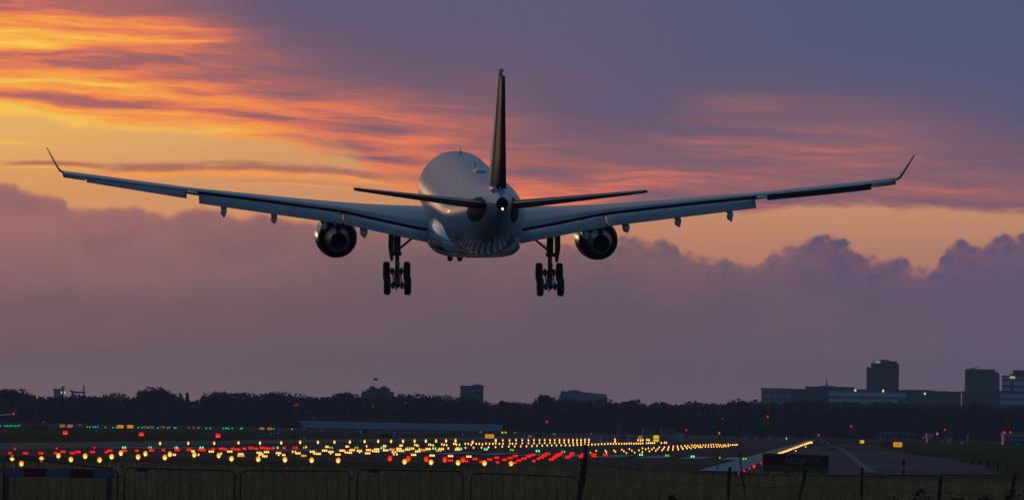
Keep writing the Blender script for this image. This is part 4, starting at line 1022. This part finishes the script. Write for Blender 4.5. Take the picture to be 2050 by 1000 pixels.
for gname, (z, w_, h_, pts) in ROWS.items():
    for x, y in pts:
        c = gnd(x, y, z)
        o = lens(M_amber if 'slanting row above' in gname else M_amb_s, c, w_, h_, c.y, None, 'runway_light'); tag(o, 'small amber runway light in the ' + gname, 'runway light', gname)
GREEN = [246, 251, 298, 302.5, 350, 354.5, 401, 406, 556, 608.5, 660.5, 665, 711.5, 716, 763.5, 768.5, 815, 820, 867, 871.5, 918.5, 923.5, 970.5, 975, 1022.5, 1027, 1074, 1079, 1126, 1130.5, 1182, 1281, 1285.5, 1333, 1337.5, 1384.5, 1389, 1436.5, 1441, 1488.5, 1493]
GYX = [246, 520, 800, 975, 1130, 1285, 1390, 1493]; GYY = [894.5, 894.7, 895.2, 897.8, 903.3, 908.8, 912.8, 917.4]
YG = (298, 302.5, 350, 608.5, 660.5, 665, 711.5, 716, 815, 820, 1022.5, 1027, 1126, 1130.5, 1182, 1333, 1337.5, 1436.5, 1441, 1488.5, 1493)
for i, x in enumerate(GREEN):
    y = float(np.interp(x, GYX, GYY)); c = gnd(x, y, .15); yg = x in YG
    o = lens(M_greeny if yg else M_green, c, 2.6 if yg else 3.6, 4.2 if yg else 5.4, c.y, None, 'threshold_light')
    tag(o, '%s green light on the runway threshold line, %s from the left' % ('small yellowish' if yg else 'bright', nth(i)), 'threshold light', 'green lights across the runway threshold')
for x, y in [(.5, 851.5), (10, 851.7), (15, 851.5), (20, 851.7), (25, 851), (30, 852), (35, 852), (38.5, 850.5), (123, 853), (136, 853.5), (140, 853.5), (175, 853.5), (180, 854), (187, 854), (191, 853.5), (195.5, 853.5), (211, 854.5), (226, 855), (233, 855), (277, 855), (284, 855), (290, 855), (297, 855), (304, 855.5), (316, 855.5), (336, 855.5), (349, 855.5), (352, 855.5), (413, 856.5), (421, 856.5), (447, 856.5), (452, 856.5), (454.5, 856), (458, 857), (465, 856.5), (482, 857), (484.5, 856.5), (548, 857.5), (585, 858)]:
    c = gnd(x, y, .3); o = lens(M_cyan, c, 2.5, 3.2, c.y, None, 'taxiway_light'); tag(o, 'tiny blue green light in the far taxiway row below the left trees', 'taxiway light', 'far blue green taxiway lights on the left')
for x, y in [(10.5, 861), (192.5, 862), (433.5, 866), (543, 868), (560.5, 861), (556, 866.5), (609, 858), (643.5, 861.5), (609, 876), (721, 862), (722, 864.5), (790, 866), (788, 873), (803, 878.5), (926.5, 868.5), (948, 880), (1050, 871), (1056, 877), (1056, 884.5), (1175, 877), (1175, 883.5), (1202, 878), (1202, 882), (1214, 883), (1257, 877.5), (1257, 880.5), (1116, 875.5), (1646, 884), (1656.5, 885.5), (1925, 885), (2038, 888.5)]:
    c = gnd(x, y, .4); o = lens(M_blue, c, 2.6, 3.0, c.y, None, 'taxiway_light'); tag(o, 'tiny deep blue taxiway edge light standing in the far grass', 'taxiway light', 'scattered blue taxiway edge lights')
for i, (x, y) in enumerate([(30, 897.5), (113.5, 896.5), (189, 895)]):
    lamp(x, y, .3, M_red, 3.6, 4.4, 'red_lamp', 'small single red lamp on the pale left shoulder, %s of three from the left' % nth(i), 'red lamp', 'single red lamps on the left shoulder')
for i, (x, y, s) in enumerate([(1478.5, 946, 3.6), (1490, 941.5, 3.6), (1500.5, 936.5, 3.6), (1509.5, 932.5, 5.6), (1524, 926.5, 3.4)]):
    lamp(x, y, .25, M_redb if s > 5 else M_red, s, s * 1.25, 'red_lamp', 'small red stop bar lamp beside the white edge line, %s of five from the left' % nth(i), 'red lamp', 'red lamps left of the stop sign')
# glide path units: three red lenses in a box
for i, (x, y) in enumerate([(130.5, 866), (283, 869), (436.5, 872)]):
    c = gnd(x, y, .8); r = empty('glide_path_unit', c); tag(r, 'glowing red glide path light unit on the far grass, %s of three' % ('leftmost', 'middle', 'rightmost')[i], 'light unit', 'three red glide path light units')
    k = c.y / F; mb = MB(); mb.box(-5.6 * k, 5.6 * k, .1, 1.4, -5 * k, 4.4 * k); bevel(mb.build('housing', [M_hous], r), .06)
    for j in (-3, 0, 3):
        lens(M_red, (j * k, 0, .8 * k), 3.7, 8.2, c.y, r, 'lamp'); lens(M_orange, (j * k, -.35, -1.2 * k), 1.5, 2.6, c.y, r, 'bulb')
    mb = MB()
    for j in (-3.5, 3.5): mb.tube([(j * k, .6, -.8), (j * k, .6, -5 * k)], .06, 6)
    mb.build('legs', [M_hous], r)


# obstruction lights on poles
def beacon(x, y, d, label, m=None, w_=3.6, h_=4.6, extra=None):
    c = at(x, y, d); r = empty('beacon_pole', (c.x, d, 0)); tag(r, label, 'beacon'); mb = MB(); mb.tube([(0, 0, 0), (0, 0, c.z - .1)], [.16, .09], 6); mb.build('pole', [M_under], r)
    lens(m or M_redo, (0, 0, c.z + .1), w_, h_, d, r, 'lamp')
    if extra: lens(M_red, (0, -.2, at(x, extra, d).z), 2.6, 4, d, r, 'lamp')


for a in [(87, 844, 2700, 'thin pole with a dim red light above the dark unlit sign at far left', M_red, 2, 3), (93, 850, 2600, 'short pole with a dim red light right of the dark unlit sign at far left', M_red, 2, 3), (1095, 844, 2500, 'thin pole with a red light right of the long low shed'),
          (1374, 860.5, 2000, 'pole with a small red light beside the white striped panels', None, 2.8, 4, 883.5), (1440, 867, 1900, 'pole with orange red light above the converging amber lights', M_orange, 3, 5, 882), (1183, 868, 1900, 'short pole with a faint red light above the dark fence post', M_red, 2, 3),
          (1537, 834, 2600, 'tall thin pole with a red light left of the stop sign'), (1639, 871, 1800, 'short pole with a red light right of the bright edge lights'), (1704, 853, 1800, 'tall pole with a crimson light left of the small yellow sign'),
          (1849, 876, 1800, 'short pole with a faint red light right of the orange sign', M_red, 2, 3), (1863, 874, 1800, 'short pole with a faint red light left of the white posts', M_red, 1.5, 2), (1876.5, 868, 1700, 'pole with an orange light beside the white posts', M_orange), (1891.5, 860, 1700, 'pole with a red light above the white posts', None, 3, 4.6),
          (2011, 865, 1700, 'left one of two red lights by the white building at the right edge'), (2023, 865, 1700, 'right one of two red lights by the white building at the right edge'),
          (590, 811, 2940, 'left one of two tiny red lights in front of the trees', None, 2.5, 3), (595.5, 810, 2940, 'right one of two tiny red lights in front of the trees', M_red, 2.5, 3), (747, 813, 2940, 'single tiny red light in front of the trees below the turreted building', M_red, 2.5, 3),
          (74.5, 795, 2940, 'single orange light high in the trees at far left', M_orange, 2.8, 4), (1574.5, 878, 1700, 'slender white light above the bright edge lights', M_litw, 2, 7)]:
    beacon(*a)

# lit and unlit taxiway signs
M_sigy = emit('sign_yellow', (.72, .50, .0), .95); M_sigo = emit('sign_amber', (.80, .32, .0), .85); M_sigd = emit('sign_dim', (.42, .20, .02), .7); M_sigf = emit('sign_faint', (.16, .08, .03), .8)
M_unlit = mat('unlit_sign', (.10, .06, .02), .7); M_ink = mat('sign_ink', (.02, .02, .02), .6)


def sign(x0, x1, y0, y1, m, label, marks=0, split=None):
    base = 853 + (x0 + x1) / 2 * ROLL - 1025 * ROLL; d = (H - .15) / max(1.5, (y1 - base + 1)) * F; d = min(d, 2700)
    a, b_ = at(x0, y1, d), at(x1, y0, d); w_ = b_.x - a.x; hh = b_.z - a.z; r = empty('taxiway_sign', ((a.x + b_.x) / 2, d, 0)); tag(r, label, 'sign')
    z0 = max(a.z, .1); mb = MB()
    mb.box(-w_ / 2, w_ / 2, 0, .25, z0, z0 + hh); bevel(mb.build('panel', [m], r), min(.12, hh * .15))
    for k in range(marks):
        mb = MB(); xx = -w_ * .32 + w_ * .64 * (k + .5) / marks; mb.box(xx - w_ * .022, xx + w_ * .022, -.03, 0, z0 + hh * .25, z0 + hh * .75); mb.build('mark', [M_ink], r)
    if split:
        mb = MB(); mb.box(-w_ / 2, w_ / 2, -.04, 0, z0 + hh * .38, z0 + hh * .48); mb.build('divider', [M_ink], r)
    mb = MB()
    for q_ in (-.35, .35): mb.box(w_ * q_ - .06, w_ * q_ + .06, .08, .16, 0, z0)
    mb.build('legs', [M_hous], r)


for a in [(1788.5, 1806, 884.5, 893.5, M_sigo, 'glowing orange sign on the grass at the right', 4), (1721.5, 1730, 880.3, 886.3, M_sigy, 'small glowing yellow sign left of the orange sign', 2), (1308, 1319.5, 870.5, 883, M_sigy, 'bright yellow two panel sign above the middle runway lights', 0, True),
          (971, 989, 868.5, 876, M_sigo, 'glowing amber sign below the right end of the long shed', 4), (1278, 1286, 871.5, 877, M_sigd, 'dim amber sign left of the bright yellow two panel sign', 0), (1057, 1064, 870, 875.5, M_sigf, 'faint yellow sign in the middle of the far field', 0),
          (119.5, 130, 849, 854, M_sigd, 'left one of a pair of amber signs at far left', 2), (135, 146, 849, 854, M_sigd, 'right one of a pair of amber signs at far left', 2), (235, 247, 850, 856, M_sigo, 'left one of the brightest amber sign pair on the left', 3), (254.5, 266.5, 850, 856, M_sigo, 'right one of the brightest amber sign pair on the left', 3),
          (519.5, 529, 854.5, 859, M_sigd, 'left one of the amber sign pair left of the long shed', 1), (535, 544.5, 855, 859.5, M_sigd, 'right one of the amber sign pair left of the long shed', 1), (286, 295, 852, 856, M_sigf, 'faint brown sign, first right of the brightest pair', 1), (299, 308, 852, 856.5, M_sigf, 'faint brown sign, second right of the brightest pair', 1),
          (322, 330, 852, 856, M_sigf, 'faint brown sign, third right of the brightest pair', 1), (336, 342, 852.5, 856.5, M_sigf, 'faint brown sign, fourth right of the brightest pair', 1), (376, 380, 853, 857, M_sigf, 'tiny faint sign left of the rightmost red glide path unit', 0), (385, 389, 853, 857, M_sigf, 'tiny faint sign nearest the rightmost red glide path unit', 0), (394, 401, 853.5, 857, M_sigf, 'small faint sign above the rightmost red glide path unit', 0),
          (157, 162, 848, 851.5, M_sigf, 'tiny faint sign left of the brightest amber pair', 0), (1003.5, 1007.5, 863, 866.5, M_sigy, 'left one of two tiny yellow signs at the end of the shed', 0), (1010.5, 1014, 863, 866.5, M_sigy, 'right one of two tiny yellow signs at the end of the shed', 0), (1029, 1033, 863.5, 867.5, M_sigf, 'tiny faint brown sign right of two tiny yellow signs', 0), (1106, 1113, 866, 869.5, M_sigf, 'faint pinkish sign in the middle distance', 0), (960, 965, 862, 865.5, M_sigf, 'tiny faint pink sign below the shed end', 0),
          (62, 93, 851, 857.5, M_unlit, 'dark unlit sign under the far left trees', 0), (727, 739, 857.5, 865, M_unlit, 'dark unlit sign in front of the long shed', 0), (760, 784, 867, 875.5, M_unlit, 'wide dark unlit sign below the long shed', 0), (1073, 1084, 869, 875, M_unlit, 'dark unlit sign right of the faint yellow sign', 0), (1768, 1783, 882.5, 890, M_unlit, 'dark unlit sign just left of the glowing orange sign', 0), (1243, 1254, 871, 876, M_unlit, 'dark unlit sign left of the dim amber sign', 0), (905, 925, 862.5, 866.5, M_unlit, 'long dark unlit sign below the middle of the shed', 0)]:
    sign(*a)

# white striped panels and white posts, far right fences and low buildings
M_wht = mat('white_enamel', (.34, .35, .38), .5)
for i, x in enumerate((1350.5, 1357.5, 1363, 1368)):
    a, b_ = gnd(x, 883.5), at(x, 866, gnd(x, 883.5).y); mb = MB(); mb.box(-.2 if i else -.45, .2 if i else .3, 0, .2, 0, b_.z); mb.box(-.1, .1, .2, .5, 0, b_.z * .8); o = mb.build('striped_marker', [M_wht if i else M_pale]); o.location = a; tag(o, 'upright pale marker panel above the converging lights, %s of four from the left' % nth(i), 'marker', 'four upright pale panels')
for i, x in enumerate((1890.5, 1897.5, 1903.5)):
    a = gnd(x, 885); b_ = at(x, 875, a.y); mb = MB(); mb.box(-.22, .22, 0, .3, 0, b_.z); o = mb.build('white_post', [M_wht]); o.location = a; tag(o, 'stout white post on the right hand grass, %s of three' % nth(i), 'post', 'three white posts under the red light')
for (x, y0, y1, lb) in [(1937, 868.5, 880, 'single thin white post at the right')]:
    a = gnd(x, 884); b_ = at(x, y0, a.y); mb = MB(); mb.tube([(0, 0, 0), (0, 0, b_.z)], .35, 6); o = mb.build('white_post', [M_wht]); o.location = a; tag(o, lb, 'post')
a = gnd(1901, 885); mb = MB(); c0, c1 = at(1897, 861.5, a.y), at(1906, 867, a.y); mb.tube([(-.6, 0, 0), (c0.x - a.x, 0, c0.z), (c1.x - a.x, 0, c1.z), (1.0, 0, 0)], .18, 6); o = mb.build('wind_vane_mast', [M_pale]); o.location = a; tag(o, 'slanting pale mast behind the three white posts', 'mast')


def lowbuild(x0, x1, y0, d, depth, label, m, z0=0, name='low_building'):
    a, b_ = at(x0, y0, d), at(x1, y0, d); r = empty(name, ((a.x + b_.x) / 2, d, 0)); tag(r, label, 'building'); w_ = (b_.x - a.x) / 2
    mb = MB(); mb.box(-w_, w_, 0, depth, 0, a.z - .25); mb.build('wall', [M_offd], r); mb = MB(); mb.box(-w_ - .2, w_ + .2, -.2, depth, a.z - 1.0, a.z); mb.build('roof', [m], r)
    mb = MB(); mb.box(-w_ * .85, w_ * .9, -.12, -.01, a.z * .3, a.z * .5); mb.build('window_band', [M_pale if d < 2000 else M_offd], r)


lowbuild(2012, 2080, 864.5, 1750, 12, 'low pale roofed building at the right edge under two red lights', M_pale)
lowbuild(1287, 1312, 854, 2700, 8, 'left one of two faint low sheds in the far field', M_offd); lowbuild(1324, 1350, 855.5, 2700, 8, 'right one of two faint low sheds in the far field', M_offd)
lowbuild(1236, 1246, 850, 2800, 8, 'small faint pale hut in front of the trees right of the shed', M_offd); lowbuild(1857, 1867, 866.5, 1900, 6, 'small grey hut left of the three white posts', M_off)


def railfence(x0, x1, yt, d, n, label, rails=2):
    a, b_ = at(x0, yt, d), at(x1, yt + (x1 - x0) * ROLL, d); r = empty('rail_fence', ((a.x + b_.x) / 2, d, 0)); tag(r, label, 'fence'); w_ = (b_.x - a.x) / 2; hh = a.z
    mb = MB()
    for k in range(n + 1): xx = -w_ + 2 * w_ * k / n; mb.box(xx - .1, xx + .1, -.1, .1, 0, hh)
    mb.build('posts', [M_off], r); mb = MB()
    for k in range(rails): zz = hh * (1 - .5 * k) - .12; mb.box(-w_, w_, -.13, -.1, zz - .12, zz + .12)
    mb.build('rails', [M_off], r)


railfence(1446, 1640, 872, 1900, 20, 'long pale safety fence across the far end of the runway', 2)
railfence(1762, 1830, 864, 1750, 6, 'open metal framework fence behind the orange sign', 2)

# another airliner far left: only its wing tip reaches into the picture
far = empty('taxiing_airliner', (0, 0, 0)); tag(far, 'distant white airliner at the left edge showing only a wing with a red tip light', 'airliner')
tip = at(27, 830.5, 1900)
for ch in plane.children:
    if ch.name.split('.')[0] in ('fuselage', 'tail_fin', 'wing', 'belly_fairing', 'tailplane'): copy_tree(ch, far, keep=lambda c: c.name.split('.')[0] != 'flap_track_fairing')
far.rotation_euler = (math.radians(1.0), 0, math.radians(4)); far.location = (tip.x - 29.4, 1900, tip.z - 2.1)
lens(M_redo, (29.3, -5.5, 2.6), 4.4, 5.2, 1900, far, 'wingtip_light')

# ------------------------------------------------------------------ stop sign
M_sred = mat('sign_red', (.11, .004, .006), .5, var=.15, scale=2); M_syel = mat('sign_base_yellow', (.10, .07, .010), .6, var=.2, scale=3); M_slet = mat('sign_letters', (.15, .15, .16), .6)
SD = 300.0; a, b_ = at(1525.5, 930, SD), at(1659, 908.5, SD); w_ = b_.x - a.x; zb = at(1592, 931, SD).z; ztp = at(1592, 908, SD).z; zy = at(1592, 938.5, SD).z
sg = empty('stop_sign', ((a.x + b_.x) / 2, SD, 0)); sg.rotation_euler = (0, 0.0165, 0); tag(sg, 'dark red rectangular stop sign on a yellow base standing by the taxiway', 'sign')
mb = MB(); mb.box(-w_ / 2, w_ / 2, 0, .3, zb, ztp); bevel(mb.build('panel', [M_sred], sg), .03)
mb = MB(); mb.box(-w_ / 2 + .02, w_ / 2 - .02, -.02, .32, zy - .12, zb - .006); bevel(mb.build('base', [M_syel], sg), .02)
for k in (-.4, -.13, .13, .4):
    mb = MB(); mb.box(w_ * k - .05, w_ * k + .05, .1, .2, 0, zy - .12); mb.build('leg', [M_hous], sg)


def text(body, size, loc, parent, material, name='lettering', bold=.0):
    cu = bpy.data.curves.new(name, 'FONT'); cu.body = body; cu.size = size; cu.extrude = .008; cu.align_x = 'CENTER'; cu.align_y = 'CENTER'; cu.offset = bold
    o = bpy.data.objects.new('tmp', cu); COL.objects.link(o); dg = bpy.context.evaluated_depsgraph_get(); me = bpy.data.meshes.new_from_object(o.evaluated_get(dg)); bpy.data.objects.remove(o)
    me.materials.clear(); me.materials.append(material); t_ = bpy.data.objects.new(name, me); COL.objects.link(t_); t_.parent = parent; t_.rotation_euler = (math.pi / 2, 0, 0); t_.location = loc; return t_


mid = (zb + ztp) / 2; pxm = SD / F
text('stop', 24 * pxm, (-.3 * pxm * 0 + (1592 - 1592.2) * pxm, -.012, mid + .5 * pxm), sg, M_slet, bold=.006)
x0, x1 = (1620 - 1592.2) * pxm, (1649.5 - 1592.2) * pxm; z0, z1 = mid - 6.6 * pxm, mid + 6.6 * pxm; tk = 1.3 * pxm
mb = MB(); mb.box(x0, x1, -.012, -.002, z1 - tk, z1); mb.box(x0, x1, -.012, -.002, z0, z0 + tk); mb.box(x0, x0 + tk, -.0115, -.002, z0 + tk, z1 - tk); mb.box(x1 - tk, x1, -.0115, -.002, z0 + tk, z1 - tk); mb.build('number_frame', [M_slet], sg)
text('06', 11 * pxm, ((x0 + x1) / 2, -.012, mid), sg, M_slet, 'number', .004)

# ------------------------------------------------------------------ fence line in the foreground
M_wood = mat('weathered_wood', (.045, .038, .03), .9, var=.5, scale=9, bump=.5); M_galv = mat('galvanised_steel', (.055, .058, .065), .5, metal=.3)
M_bred = mat('barrier_red', (.075, .003, .004), .5, var=.2, scale=2); M_bwht = mat('barrier_white', (.11, .12, .145), .5, var=.15, scale=2); M_sheet = mat('dark_plate', (.012, .013, .02), .5)


def post(x, yt, w_px, D, label, lean=0.0, bulge=None):
    a = at(x, yt, D); r = empty('fence_post', (a.x, D, 0)); hw = .82 * w_px * D / F / 2; hh = a.z; pts = []; rr = []
    for k in range(9):
        u = k / 8; pts.append((lean * hh * (u - 1) + .02 * math.sin(u * 5 + x), 0, hh * u)); rr.append(hw * (1.12 - .14 * u) * (1 + .06 * math.sin(u * 11 + x)))
    if bulge: rr = [hw * q_ for q_ in bulge]
    mb = MB(); mb.tube(pts, rr, 10); o = mb.build('fence_post', [M_wood]); bpy.data.objects.remove(r); o.location = (a.x, D, 0); tag(o, label, 'fence post')


post(1173, 889, 10.5, 172, 'tall dark leaning post with a thick middle, right of the last crowd barrier', .10, [1.2, 1.1, 1.15, 1.3, 1.6, 1.7, 1.45, 1.0, .85])
post(1460, 934, 9, 176, 'short wooden post below the white runway edge line', .0)
post(1612, 936, 7.5, 178, 'leaning wooden post in front of the stop sign', .16)
post(1728, 934.5, 8, 176, 'wooden post right of the stop sign', .05)
post(1882, 952, 9, 174, 'wooden post among the dark weeds at the right', .03)
post(2036, 943, 8, 174, 'leaning wooden post at the right edge', .22)
for i, x in enumerate((1946.8, 1962.3, 1978.5, 1997.5, 2017)):
    y0 = 919 + (x - 1946) * .145; a = gnd(x, y0 + 8); mb = MB(); mb.tube([(0, 0, 0), (0, 0, .46), (0, 0, .5)], [.06, .06, .03], 8); o = mb.build('marker_stub', [mat('blue_plastic', (.01, .016, .06), .4)]); o.location = a; tag(o, 'short dark blue marker stub on the taxiway edge, %s of five from the left' % nth(i), 'marker', 'blue stubs along the taxiway edge')
a = gnd(1808.5, 950, 0); mb = MB(); mb.tube([(0, 0, 0), (0, 0, .56)], .075, 8); rp = mb.build('marker_post', [M_bwht]); rp.location = a; tag(rp, 'white marker post with a dark red top on the concrete', 'marker'); mb = MB(); mb.tube([(0, 0, .56), (0, 0, .85), (0, 0, .88)], [.08, .08, .05], 8); mb.build('cap', [M_bred], rp)
a = gnd(1436, 942, 0); mb = MB(); mb.tube([(0, 0, 0), (0, 0, .6)], .035, 6); rp = mb.build('marker_post', [M_bwht]); rp.location = a; tag(rp, 'thin white pole with a dull red top left of the white edge line', 'marker'); mb = MB(); mb.tube([(0, 0, .6), (0, 0, .95)], .04, 6); mb.build('cap', [M_bred], rp)
for x, yt, D, lb in [(590.5, 860, 420, 'thin dark pole rising through the left part of the approach lights'), (1480, 905, 178, 'thin leaning dark stake below the white edge line')]:
    a = at(x, yt, D); mb = MB(); mb.tube([(.25 if x > 1400 else 0, 0, 0), (0, 0, a.z)], [.025, .018], 6); o = mb.build('thin_pole', [M_wood]); o.location = (a.x, D, 0); tag(o, lb, 'pole')
wpts = [at(x, y, D) for x, y, D in ((1173, 925, 172), (1460, 942, 176), (1612, 945, 178), (1728, 944, 176), (1882, 960, 174), (2036, 955, 174), (2200, 962, 174))]
for dz_, lb in ((0, 'upper'), (-.28, 'lower')):
    mb = MB(); pp = []
    for a, b_ in zip(wpts, wpts[1:]):
        for k in range(6): u = k / 6; pp.append((a.x + (b_.x - a.x) * u, a.y + (b_.y - a.y) * u - .07, a.z + (b_.z - a.z) * u - .10 * math.sin(math.pi * u) + dz_))
    mb.tube(pp, .006, 5); tag(mb.build('fence_wire', [M_galv]), lb + ' sagging wire between the wooden fence posts at the right', 'wire')
BD = 174.0


def barrier(x0, x1, yt0, yt1, label, plate=None, rot=0.0):
    a, b_ = at(x0, yt0, BD), at(x1, yt1, BD); w_ = b_.x - a.x; hh = 1.1; zt0, zt1 = a.z, b_.z
    r = empty('crowd_barrier', ((a.x + b_.x) / 2, BD, 0)); tag(r, label, 'crowd barrier', 'crowd barriers along the foreground fence line')
    def zl(u): return zt0 + (zt1 - zt0) * u
    rc = .14; pts = [(-w_ / 2, 0, .05), (-w_ / 2, 0, zl(0) - rc)] + [(-w_ / 2 + rc * (1 - math.cos(t_)), 0, zl(0) - rc + rc * math.sin(t_)) for t_ in (.4, .8, 1.2)] + [(-w_ / 2 + rc, 0, zl(.05))]
    pts += [(w_ / 2 - rc, 0, zl(.95))] + [(w_ / 2 - rc * (1 - math.cos(t_)), 0, zl(1) - rc + rc * math.sin(t_)) for t_ in (1.2, .8, .4)] + [(w_ / 2, 0, zl(1) - rc), (w_ / 2, 0, .05)]
    mb = MB(); mb.tube(pts, .019, 8); mb.tube([(-w_ / 2, 0, .2), (w_ / 2, 0, .2)], .016, 6); mb.build('frame', [M_galv], r)
    mb = MB(); n = 9
    for k in range(1, n + 1): u = k / (n + 1); mb.tube([(-w_ / 2 + w_ * u, 0, .2), (-w_ / 2 + w_ * u, 0, zl(u))], .008, 5)
    mb.build('infill_bars', [M_galv], r)
    for xx in (-w_ * .36, w_ * .36):
        mb = MB(); mb.tube([(xx, -.3, 0), (xx, 0, .2), (xx, .3, 0)], .016, 6); mb.build('foot', [M_galv], r)
    mb = MB(); mb.box(w_ / 2, w_ / 2 + .09, -.02, .02, zl(1) * .82, zl(1) * .86); mb.build('hook', [M_galv], r)
    if plate: p0, p1 = at(plate[0], plate[2], BD), at(plate[1], plate[3], BD); mb = MB(); mb.box(p0.x - r.location.x, p1.x - r.location.x, -.03, -.022, p1.z, p0.z); mb.build('name_plate', [M_sheet], r)


barrier(8, 236, 911.5, 939, 'sloping crowd barrier behind the red and white board')
barrier(250, 470, 935, 941, 'crowd barrier with a dark plate right of the red and white board', (275, 296, 937.5, 943.5))
barrier(482, 700, 940.5, 941.5, 'crowd barrier without a plate, second right of the red and white board')
barrier(716, 927, 938.5, 942.5, 'crowd barrier with a dark plate in the middle of the row', (739, 760, 938.5, 945))
barrier(943, 1158, 945.5, 954, 'last crowd barrier on the right beside the tall dark post')
# red and white board
a, b_ = at(10, 954, BD - 1), at(230, 938, BD - 1); w_ = b_.x - a.x; zb, ztp = at(120, 954.6, BD - 1).z, at(120, 937.2, BD - 1).z
r = empty('road_barrier', ((a.x + b_.x) / 2, BD - 1, 0)); tag(r, 'long red and white striped barrier board in the lower left corner', 'barrier')
mb = MB(); xs_ = [10, 47.5, 93, 140.5, 186, 230]
for k in range(5):
    p0, p1 = at(xs_[k], 946, BD - 1), at(xs_[k + 1], 946, BD - 1); dz_ = -(p1.x + p0.x) / 2 * .006
    mb.box(p0.x - r.location.x, p1.x - r.location.x, 0, .04, zb, ztp, k % 2)
mb.build('board', [M_bwht, M_bred], r)
for x in (13, 219):
    p0 = at(x, 950, BD - 1); xx = p0.x - r.location.x; mb = MB(); mb.box(xx - .06, xx + .06, .042, .1, 0, zb + .1); mb.build('leg', [M_galv], r); mb = MB(); mb.box(xx - .1, xx + .1, -.35, .45, 0, .06); mb.build('foot', [M_dark], r)


# ------------------------------------------------------------------ grass and weeds
def blades(name, n, xr, yr, hr, wr, material, lean=.25, hfun=None):
    px = rng.uniform(*xr, n); d = yr[0] + (yr[1] - yr[0]) * rng.uniform(0, 1, n) ** 1.2
    x = (px - 1025) / F * d; h_ = rng.uniform(*hr, n)
    if hfun is not None: h_ = h_ * hfun(px, d)
    clump = .6 + .4 * np.sin(x * 2.1 + np.sin(d * .35) * 2) * np.sin(x * .7 + d * .23); h_ = h_ * (.65 + .35 * clump)
    w_ = rng.uniform(*wr, n); lx = rng.normal(0, lean, n) * h_; ly = rng.normal(0, lean, n) * h_
    b0 = np.stack([x, d, np.zeros(n)], 1); hz_ = np.zeros((n, 3))
    dx_ = np.stack([w_, np.zeros(n), np.zeros(n)], 1); mid = b0 + np.stack([lx * .35, ly * .35, h_ * .6], 1); tp = b0 + np.stack([lx, ly, h_], 1)
    v = np.stack([b0 - dx_ / 2, b0 + dx_ / 2, mid + dx_ * .4, tp, mid - dx_ * .4], 1).reshape(-1, 3)
    me = bpy.data.meshes.new(name); me.vertices.add(5 * n); me.vertices.foreach_set('co', v.ravel().astype(np.float32)); me.loops.add(5 * n); me.loops.foreach_set('vertex_index', np.arange(5 * n, dtype=np.int32))
    me.polygons.add(n); me.polygons.foreach_set('loop_start', np.arange(0, 5 * n, 5, dtype=np.int32)); me.polygons.foreach_set('loop_total', np.full(n, 5, np.int32)); me.materials.append(material); me.update(); me.validate()
    o = bpy.data.objects.new(name, me); COL.objects.link(o); o['kind'] = 'stuff'; return o


M_blade = foliage('dry_grass', (.43, .25, .11), .55); M_weed = foliage('weed_leaf', (.05, .065, .03), .5)
hf = lambda px, d: .62 + .42 * np.clip((px - 900) / 350, 0, 1)
tag(blades('tall_grass', 42000, (-120, 2180), (176, 232), (.3, 1.05), (.008, .02), M_blade, .22, hf), 'tall dry grass in front along the fence line')
hf2 = lambda px, d: .8 + 1.15 * np.clip((px - 930) / 90, 0, 1) * np.clip((1440 - px) / 60, 0, 1) + 1.1 * np.clip((px - 1505) / 25, 0, 1) * np.clip((1680 - px) / 30, 0, 1) * (d < 297)
tag(blades('far_grass', 42000, (-120, 2180), (230, 330), (.12, .42), (.012, .03), M_blade, .25, hf2), 'shorter dry grass behind the fence line')
wp = []
for px, D, r_, h_ in [(1830, 172, .75, .62), (1905, 173, .7, .5), (1960, 171, .8, .55), (2015, 172, .75, .66), (1870, 171, .45, .4), (1340, 172, .3, .4)]:
    c = at(px, 960, D); n = 420; u = rng.normal(size=(n, 3)); u /= np.linalg.norm(u, axis=1)[:, None]; u *= rng.uniform(.2, 1, (n, 1)) ** .5
    wp.append(np.stack([c.x + u[:, 0] * r_, D + u[:, 1] * r_ * .7, np.abs(u[:, 2]) * h_ * (0.8 + .3 * np.sin(u[:, 0] * 6)) + .25], 1))
wp = np.concatenate(wp); tag(quads('weeds', wp, rng.uniform(.03, .07, len(wp)), M_weed), 'dark leafy weeds in the grass around the fence posts', kind='stuff')

# ------------------------------------------------------------------ haze
mb = MB(); mb.box(-3550, 3550, -350, 6550, -1, 62)
hz = mb.build('haze', []); hz['kind'] = 'stuff'
hm = bpy.data.materials.new('haze'); hm.use_nodes = True; t = hm.node_tree; t.nodes.clear()
pv = t.nodes.new('ShaderNodeVolumePrincipled'); pv.inputs['Density'].default_value = 7.5e-5; pv.inputs['Color'].default_value = (.86, .78, .92, 1); pv.inputs['Anisotropy'].default_value = 0.1
t.links.new(pv.outputs[0], t.nodes.new('ShaderNodeOutputMaterial').inputs['Volume']); hz.data.materials.append(hm)
